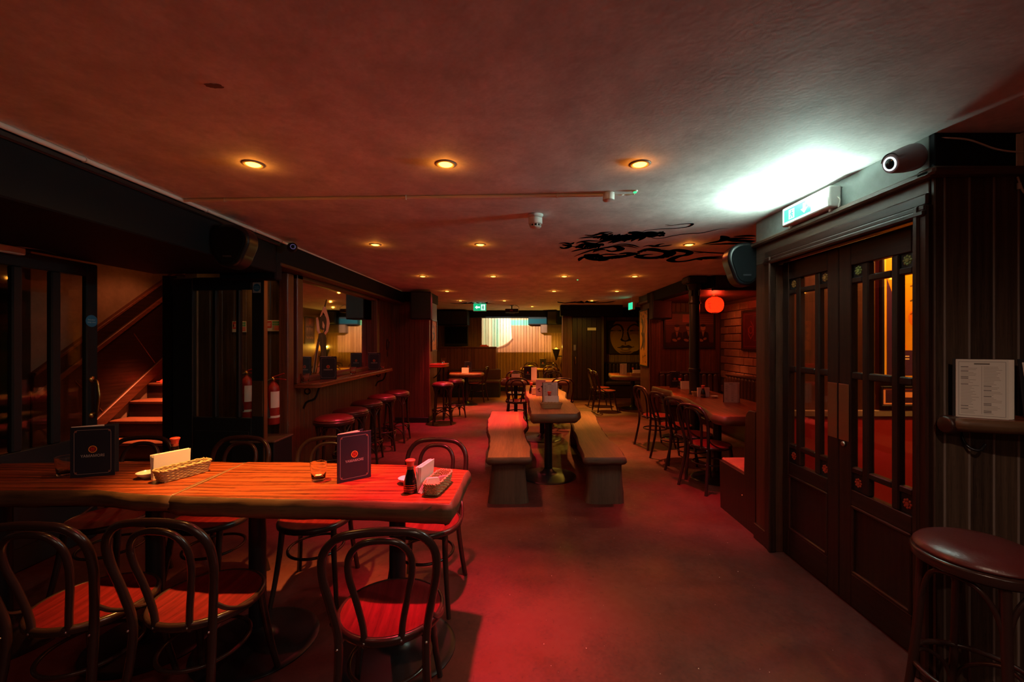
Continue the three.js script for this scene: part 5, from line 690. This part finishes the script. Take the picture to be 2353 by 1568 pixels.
bulletCamera('pale bullet camera with a glowing white lens ring on the right wall corner', [1.795, 2.395, 2.0], -1.5, 0.3, std([0.32, 0.26, 0.29], 0.5), glow([0.85, 1, 1], 1.5), 0.115, 0.053);
bulletCamera('dark bullet camera with a violet lens ring at the end of the left beam', [-2.1, 2.405, 3.98], 0.55, 0.1, M.blackMatte, glow([0.06, 0.04, 0.1], 1), 0.1, 0.038);
{ const o = thing('wall_cable', 'thin pale cable sagging along the top of the right wall', 'cable', [1.86, CEIL - 0.02, 1.945]); mesh('cable', tube([[0, 0, 0], [0.12, -0.015, 0.012], [0.25, -0.06, 0.015], [0.36, -0.07, 0.015], [0.5, -0.04, 0.012], [0.7, 0.0, 0.0]], 0.004, { seg: 40, rad: 6 }), M.offwhite, o); }
{ const o = thing('cable_trunking', 'white plastic trunking at the upper right corner', 'trunking', [2.22, 2.32, 1.95]); mesh('riser', cbox(0.036, 0.155, 0.025, 0.003).clone().translate(0, 0.0775, 0.0), M.offwhite, o); mesh('ceiling_run', cbox(0.036, 0.02, 0.5, 0.003).clone().translate(0.02, 0.148, 0.24), M.offwhite, o); }
{ const o = thing('cable_end', 'frayed cable end hanging on the right wall below the cornice', 'cable', [2.21, 2.28, 1.94]); mesh('cable', tube([[0, 0, 0], [0.002, -0.04, 0.01], [0.01, -0.07, 0.015], [0.05, -0.1, 0.015], [0.12, -0.115, 0.01]], 0.004, { seg: 20, rad: 6 }), M.offwhite, o); mesh('clip', cbox(0.014, 0.03, 0.012, 0.003).clone().translate(0, -0.04, 0.006), M.white, o); }
framed('lobby_poster', 'yellow illustrated poster glowing behind the entrance doors', 'poster', [2.98, 1.28, 3.262], 0, 0.54, 0.9, T.poster, 0.02, M.black);
framed('lobby_notice', 'small bordered notice below the yellow poster behind the entrance doors', 'notice', [2.95, 1.07, 3.262], 0, 0.5, 0.13, T.signStrip, 0.012, M.black, 0.02);
// ---------------------------------------------------------------- left corner: signs, extinguishers, plinth
{ const o = thing('door_closer', 'pale door closer bar above the glazed left door', 'door closer', [-3.3, 2.115, 2.76]); mesh('closer_body', new RoundedBoxGeometry(0.045, 0.05, 0.24, 2, 0.01).translate(0, 0.025, 0), M.offwhite, o); mesh('closer_arm', tube([[0.0, 0.055, -0.09], [0.03, 0.06, -0.2], [-0.02, 0.06, -0.34]], 0.007, { seg: 8, rad: 6 }), M.steel, o); }
{ const o = thing('fire_notice', 'red and green fire notice on the boards left of the wooden post', 'sign', [-2.54, 1.65, 4.436]); mesh('plate', cbox(0.145, 0.11, 0.003, 0.001).clone().translate(0, 0.055, 0), M.white, o); mesh('print', new THREE.PlaneGeometry(0.142, 0.107).translate(0, 0.055, 0.0018), printed(T.fireSign, 0.4), o); }
{ const o = thing('fire_notice', 'fire notice seen through the glass of the dark open door', 'sign', [-2.88, 1.64, 4.436]); mesh('plate', cbox(0.145, 0.11, 0.003, 0.001).clone().translate(0, 0.055, 0), M.white, o); mesh('print', new THREE.PlaneGeometry(0.142, 0.107).translate(0, 0.055, 0.0018), printed(T.fireSign, 0.4), o); }
{ const mk = () => { const o = thing('fire_extinguisher', '', 'extinguisher', [0, 0, 0]); mesh('cylinder', lathe([[0, 0], [0.05, 0], [0.056, 0.01], [0.056, 0.34], [0.05, 0.38], [0.03, 0.41], [0.016, 0.425], [0.016, 0.44], [0, 0.44]], 32), M.redPaint, o); mesh('valve', lathe([[0, 0.43], [0.02, 0.43], [0.02, 0.455], [0.012, 0.47], [0, 0.47]], 16), M.brass, o); mesh('lever', tube([[-0.01, 0.465, 0], [0.05, 0.485, 0.01], [0.11, 0.505, 0.01]], 0.008, { seg: 8 }), M.redPaint, o); mesh('carry_handle', tube([[0, 0.455, 0], [0.06, 0.452, 0.01], [0.13, 0.445, 0.012]], 0.007, { seg: 8 }), M.redPaint, o); mesh('hose', tube([[-0.01, 0.45, 0.02], [-0.045, 0.42, 0.045], [-0.05, 0.34, 0.055], [-0.035, 0.25, 0.062]], 0.011, { seg: 20 }), M.black, o); mesh('horn', lathe([[0.014, 0.27], [0.02, 0.2], [0.036, 0.08], [0.032, 0.08], [0.012, 0.25], [0.014, 0.27]], 20).translate(-0.03, 0, 0.065), M.black, o); mesh('label_band', new THREE.CylinderGeometry(0.0568, 0.0568, 0.16, 24, 1, true, 0.1, 1.6).translate(0, 0.25, 0), M.offwhite, o); mesh('instruction_band', lathe([[0.0565, 0.07], [0.0572, 0.072], [0.0572, 0.09], [0.0565, 0.092]], 32), M.white, o); mesh('wall_bracket', cbox(0.05, 0.06, 0.05).clone().translate(0, 0.3, -0.07), M.iron, o); return o; };
  const p = placer(mk()); p([-2.475, 0.72, 4.335], 0, 'red fire extinguisher with black horn right of the open dark door'); p([-2.74, 0.78, 4.335], 0.1, 'red fire extinguisher seen through the glass of the open dark door'); }
{ const o = thing('corner_plinth', 'low dark wooden plinth at the foot of the corner post', 'plinth', [-2.5, 0, 4.36]); mesh('box', cbox(0.4, 0.6, 0.32, 0.006).clone().translate(0, 0.3, 0.02), M.paintDark, o); mesh('top_board', cbox(0.42, 0.02, 0.34, 0.005, 'x').clone().translate(0, 0.61, 0.02), M.woodGrey3, o); o.position.z = -4.22; }
{ const o = thing('stair_cloth', 'red cloth lying on a stair tread', 'cloth', [-4.5, 1.021, 5.62]); const g = new THREE.SphereGeometry(0.13, 24, 12, 0, Math.PI * 2, 0, Math.PI / 2); const p = g.attributes.position; for (let i = 0; i < p.count; i++) { const x = p.getX(i), z = p.getZ(i), n = 0.8 + 0.5 * vnoise(x * 20 + 30, z * 20 + 30, 99, 99, 5); p.setXYZ(i, x * 1.1 * n, p.getY(i) * 0.6 * n * (1 + x * 3), z * 0.8 * n); } g.computeVertexNormals(); mesh('cloth_fold', g, M.redCloth, o); mesh('cloth_edge', new RoundedBoxGeometry(0.28, 0.016, 0.2, 2, 0.007).translate(0, 0.009, 0), M.redCloth, o); }
// ---------------------------------------------------------------- ceiling fittings
{ const o = thing('ceiling_conduit', 'white conduit pipe running across the ceiling to a round box', 'pipe', [-2.2, CEIL - 0.012, 2.84]); const ang = Math.atan2(0.113, 2.75);
  mesh('pipe', tube([[0, 0, 0], [2.72, 0, 0.105]], 0.0105, { seg: 2, rad: 12 }), M.offwhite, o); for (const x of [0.27, 1.46, 2.42]) mesh('pipe_clip', [new THREE.TorusGeometry(0.012, 0.003, 6, 16).rotateY(Math.PI / 2).translate(x, 0, x * 0.0386)], M.white, o);
  mesh('junction_box', lathe([[0, -0.036], [0.034, -0.036], [0.036, -0.03], [0.036, 0.011], [0, 0.011]], 28).translate(2.745, 0, 0.107), M.white, o); mesh('loose_wire', [tube([[2.78, 0, 0.108], [2.82, -0.006, 0.12], [2.86, 0.002, 0.112], [2.9, -0.004, 0.125]], 0.003, { seg: 16, rad: 5 }), tube([[2.78, 0.004, 0.1], [2.83, 0.004, 0.1], [2.87, -0.004, 0.118], [2.9, 0, 0.12]], 0.003, { seg: 16, rad: 5 })], M.offwhite, o); }
{ const o = thing('beam_conduit', 'long pale conduit along the top edge of the left beam', 'pipe', [-2.212, CEIL - 0.0125, 1.0]); mesh('pipe', tube([[0, 0, 0], [0, 0, -3.1]], 0.0125, { seg: 2, rad: 10 }), M.offwhite, o); for (const z of [-1.2, -2.05, -2.6, -3.0]) mesh('pipe_clip', new THREE.TorusGeometry(0.014, 0.003, 6, 16).translate(0, 0, z), M.white, o); }
{ const o = thing('beam_conduit', 'thin pale conduit along the left beam beyond the dark camera', 'pipe', [-2.218, CEIL - 0.009, 4.25]); mesh('pipe', tube([[0, 0, 0], [0, 0, -3.8]], 0.0085, { seg: 2, rad: 8 }), M.offwhite, o); }
function led(label, at) { const o = thing('indicator_light', label, 'indicator light', at); mesh('holder', lathe([[0, 0], [0.017, 0], [0.017, -0.004], [0.012, -0.008], [0, -0.008]], 18), M.white, o); mesh('green_lens', new THREE.SphereGeometry(0.011, 14, 8).scale(1, 0.6, 1).translate(0, -0.01, 0), glow([0.05, 1, 0.28], 1.6), o); return o; }
led('green indicator light beyond the round junction box on the ceiling', [0.70, CEIL, 2.69]); led('green indicator light at the end of the left beam conduit', [-2.19, CEIL, 4.13]); led('small green indicator light among the far ceiling lamps', [0.84, CEIL, 6.55]);
{ const o = thing('smoke_detector', 'white round smoke detector on the ceiling in the middle', 'smoke detector', [0.1, CEIL, 3.2]); mesh('base_ring', lathe([[0, 0], [0.056, 0], [0.058, -0.006], [0.05, -0.024], [0, -0.024]], 36), M.white, o); mesh('body', lathe([[0, -0.024], [0.049, -0.024], [0.051, -0.03], [0.051, -0.066], [0.047, -0.074], [0, -0.074]], 36), M.white, o); for (let i = 0; i < 10; i++) { const g = cbox(0.004, 0.016, 0.01, 0.001).clone().translate(0.041, -0.081, 0); g.rotateY(i * Math.PI / 5); mesh('vent_rib', g, M.white, o); } mesh('cap', lathe([[0, -0.088], [0.043, -0.088], [0.038, -0.096], [0.02, -0.1], [0, -0.1]], 36), M.white, o); mesh('vent_core', lathe([[0, -0.074], [0.032, -0.074], [0.032, -0.089], [0, -0.089]], 24), M.blackMatte, o); }
// painted dragon: brush strokes on the ceiling, widths in metres
{ const c = (zx, zy) => { const px = 1260 + zx / 4.706, py = 480 + zy / 4.706, d = 930 / (784 - py); return [(px - 1199) * d / 1000, d]; };
  const ribbon = (pts, w, blunt = 0) => { const cv = new THREE.CatmullRomCurve3(pts.map(([x, y]) => { const q = c(x, y); return V(q[0], CEIL - 0.0015, q[1]); }), false, 'centripetal'), n = pts.length * 7, pos = []; let prev; for (let i = 0; i <= n; i++) { const t = i / n, p = cv.getPoint(t), g = cv.getTangent(t), k = 0.8 * w * (blunt ? 0.5 + 0.5 * Math.sin(Math.PI * t) : Math.pow(Math.sin(Math.PI * Math.min(1, Math.max(0.02, t))), 0.7)) / 2, nx = -g.z, nz = g.x, l = Math.hypot(nx, nz) || 1, a = [p.x + nx / l * k, p.y, p.z + nz / l * k], b = [p.x - nx / l * k, p.y, p.z - nz / l * k]; if (prev) pos.push(...prev[0], ...a, ...prev[1], ...prev[1], ...a, ...b); prev = [a, b]; } const g = new THREE.BufferGeometry(); g.setAttribute('position', new THREE.Float32BufferAttribute(pos, 3)); const nn = new Float32Array(pos.length); for (let i = 1; i < nn.length; i += 3) nn[i] = -1; g.setAttribute('normal', new THREE.BufferAttribute(nn, 3)); g.setAttribute('uv', new THREE.BufferAttribute(new Float32Array(pos.length / 3 * 2), 2)); return g; };
  const K = [], R = [], D = [];
  K.push(ribbon([[1265, 168], [1330, 178], [1440, 165], [1555, 160], [1520, 190], [1400, 208], [1200, 218], [1060, 232], [1015, 250]], 0.03), ribbon([[1100, 300], [1150, 318], [1220, 318], [1350, 290], [1500, 268], [1650, 260], [1750, 240], [1850, 218], [1950, 212]], 0.028));
  K.push(ribbon([[860, 260], [930, 250], [1010, 265], [1100, 255], [1180, 268], [1250, 240]], 0.1), ribbon([[840, 300], [930, 300], [1040, 285], [1140, 290], [1225, 285]], 0.12), ribbon([[900, 270], [1000, 280], [1120, 270], [1230, 255]], 0.1), ribbon([[1120, 245], [1090, 270], [1110, 300], [1160, 300]], 0.08));
  for (const [x, y] of [[500, 375], [540, 350], [590, 345], [640, 372], [690, 372], [740, 358], [800, 350], [860, 342], [560, 325], [620, 315]]) K.push(ribbon([[960, 285], [(960 + x) / 2, (285 + y) / 2 - 8], [x, y]], 0.09));
  K.push(ribbon([[700, 255], [640, 272], [560, 270], [480, 288], [390, 280]], 0.06), ribbon([[690, 250], [600, 255], [540, 262]], 0.05), ribbon([[330, 320], [420, 308], [520, 300], [620, 285]], 0.06), ribbon([[640, 280], [560, 300], [480, 318]], 0.07));
  K.push(ribbon([[110, 375], [180, 368], [240, 380], [280, 360]], 0.06), ribbon([[125, 410], [170, 428], [225, 410], [245, 385]], 0.07), ribbon([[150, 385], [210, 395], [260, 395]], 0.08), ribbon([[230, 400], [320, 415], [430, 430], [500, 405], [440, 370], [350, 358], [300, 375]], 0.07), ribbon([[330, 395], [420, 375], [520, 380], [600, 400]], 0.08), ribbon([[250, 465], [340, 440], [440, 430]], 0.06), ribbon([[320, 360], [420, 345], [560, 350]], 0.06), ribbon([[390, 380], [450, 400], [520, 410]], 0.06));
  K.push(ribbon([[620, 420], [700, 405], [780, 425], [760, 450], [680, 460], [620, 440]], 0.1), ribbon([[390, 500], [430, 530], [540, 550], [640, 530], [760, 515], [880, 500], [940, 470]], 0.18), ribbon([[420, 490], [500, 500], [600, 530]], 0.14), ribbon([[520, 555], [580, 560], [660, 550]], 0.08), ribbon([[760, 490], [860, 478], [930, 490]], 0.12), ribbon([[540, 545], [560, 562], [540, 566]], 0.06));
  K.push(ribbon([[960, 462], [1060, 445], [1200, 452], [1310, 470], [1280, 505], [1160, 528], [1050, 530], [975, 515], [1040, 498], [1140, 490]], 0.17), ribbon([[990, 455], [1100, 432], [1220, 440]], 0.1), ribbon([[1020, 410], [1090, 395], [1150, 403], [1200, 385], [1260, 376]], 0.06), ribbon([[1340, 388], [1270, 400], [1170, 408], [1090, 402]], 0.06));
  K.push(ribbon([[1300, 450], [1380, 438], [1460, 445], [1530, 475], [1490, 500], [1420, 510], [1350, 535], [1320, 555], [1370, 572], [1480, 566], [1600, 540], [1700, 520], [1780, 515]], 0.12), ribbon([[1400, 440], [1480, 455], [1560, 490]], 0.1)); for (const [x, y] of [[1660, 556], [1720, 545], [1800, 540], [1900, 540], [1945, 520], [1880, 512]]) K.push(ribbon([[1600, 535], [(1600 + x) / 2, (535 + y) / 2], [x, y]], 0.07));
// finer second layer: scales, spines, hair and claws
  for (let i = 0; i < 16; i++) { const t = i / 15, x = 400 + t * 520, y = 505 + 34 * Math.sin(t * Math.PI) - t * 20; K.push(ribbon([[x, y - 14], [x + 14, y], [x + 30, y + 10]], 0.07), ribbon([[x + 6, y + 16], [x + 22, y + 8], [x + 40, y - 6]], 0.05)); }
  for (let i = 0; i < 14; i++) { const a = i / 13 * Math.PI * 1.5 + 0.4, x = 1150 + Math.cos(a) * 160, y = 490 + Math.sin(a) * 38; K.push(ribbon([[x, y], [x + Math.cos(a) * 22, y + Math.sin(a) * 9], [x + Math.cos(a + 0.5) * 40, y + Math.sin(a + 0.5) * 14]], 0.07)); }
  for (let i = 0; i < 18; i++) { const x = 560 + i * 26, y = 292 + (i % 3) * 9; K.push(ribbon([[x + 60, y - 22], [x + 20, y + 4], [x - 30, y + 30 + (i % 4) * 7]], 0.055)); }
  for (let i = 0; i < 10; i++) { const x = 880 + i * 36; K.push(ribbon([[x, 246 + (i % 3) * 12], [x + 22, 262], [x + 46, 250 + (i % 2) * 30]], 0.07), ribbon([[x, 300 - (i % 3) * 6], [x + 20, 286], [x + 44, 296]], 0.06)); }
  for (let i = 0; i < 9; i++) { const x = 300 + i * 30; K.push(ribbon([[x, 425], [x + 24, 405 - (i % 3) * 14], [x + 60, 395 - (i % 2) * 25]], 0.06)); }
  for (let i = 0; i < 8; i++) { const x = 1340 + i * 26; K.push(ribbon([[x, 440 + i * 2], [x + 16, 452 + i * 3], [x + 40, 450 + i * 5]], 0.06)); }
  R.push(ribbon([[280, 515], [400, 470], [500, 440], [620, 420], [740, 400], [860, 402], [970, 425]], 0.07), ribbon([[330, 565], [360, 530], [460, 505], [560, 480]], 0.09), ribbon([[700, 395], [800, 380], [900, 390], [990, 415]], 0.05), ribbon([[560, 500], [640, 490], [760, 500]], 0.08), ribbon([[480, 470], [560, 440], [620, 445]], 0.08));
  D.push(ribbon([[1660, 385], [1850, 350], [2000, 322], [2230, 322]], 0.1), ribbon([[1870, 290], [1910, 318], [1840, 355]], 0.1), ribbon([[1700, 388], [1900, 378], [2100, 372], [2250, 345]], 0.09), ribbon([[1900, 330], [2060, 345], [2240, 350]], 0.12), ribbon([[2000, 302], [2130, 292], [2245, 296]], 0.08), ribbon([[1540, 455], [1700, 470], [1880, 480], [1980, 488]], 0.06), ribbon([[1580, 480], [1700, 470], [1840, 478]], 0.05));
  const o = thing('dragon_mural', 'black brush-painted dragon spread across the ceiling', 'mural', [0, 0, 0]); mesh('black_strokes', K, std([0.012, 0.012, 0.016], 0.8), o); const redInk = std([0.42, 0.05, 0.03], 0.8); for (const r of R) mesh('red_stroke', r, redInk, o); mesh('dark_strokes', D, std([0.1, 0.03, 0.03], 0.8), o);
  const o2 = thing('ceiling_mural', 'smaller dark painted dragon on the far ceiling before the face painting', 'mural', [0, 0, 0]), q = []; const far = (x, d) => { const py = 784 - 930 / d; return [(1199 + x * 1000 / d - 1260) * 4.706, (py - 480) * 4.706]; }; for (let i = 0; i < 9; i++) { const x = 0.85 + i * 0.13; q.push(ribbon([far(x, 10.3 + 0.3 * Math.sin(i)), far(x + 0.12, 10.55), far(x + 0.3, 10.35 + 0.35 * Math.cos(i * 2))], 0.16)); } mesh('black_strokes', q, std([0.012, 0.012, 0.016], 0.8), o2);
  const o3 = thing('ceiling_mural', 'dark painted shape on the far ceiling left of the exit sign', 'mural', [0, 0, 0]), q3 = []; for (let i = 0; i < 7; i++) { const x = -1.75 + i * 0.13; q3.push(ribbon([far(x, 10.6 + 0.2 * Math.sin(i)), far(x + 0.12, 10.8), far(x + 0.3, 10.6 + 0.3 * Math.cos(i * 2))], 0.14)); } mesh('black_strokes', q3, std([0.012, 0.012, 0.016], 0.8), o3); }
// crumbs and flecks on the floor
{ const g = new THREE.TetrahedronGeometry(0.004), im = new THREE.InstancedMesh(g, M.offwhite, 70), m = new THREE.Matrix4(), q = new THREE.Quaternion(), e = new THREE.Euler(); for (let i = 0; i < 70; i++) { e.set(rr(0, 3), rr(0, 3), rr(0, 3)); const s = rr(0.4, 1.1); m.compose(V(rr(-0.2, 1.6), 0.002, rr(1.9, 4.6)), q.setFromEuler(e), new THREE.Vector3(s, s * 0.5, s)); im.setMatrixAt(i, m); } im.name = 'floor_crumbs'; im.userData = { kind: 'stuff', label: 'pale crumbs scattered on the red floor', category: 'crumbs' }; im.castShadow = im.receiveShadow = true; scene.add(im); }

renderer.render(scene, camera);
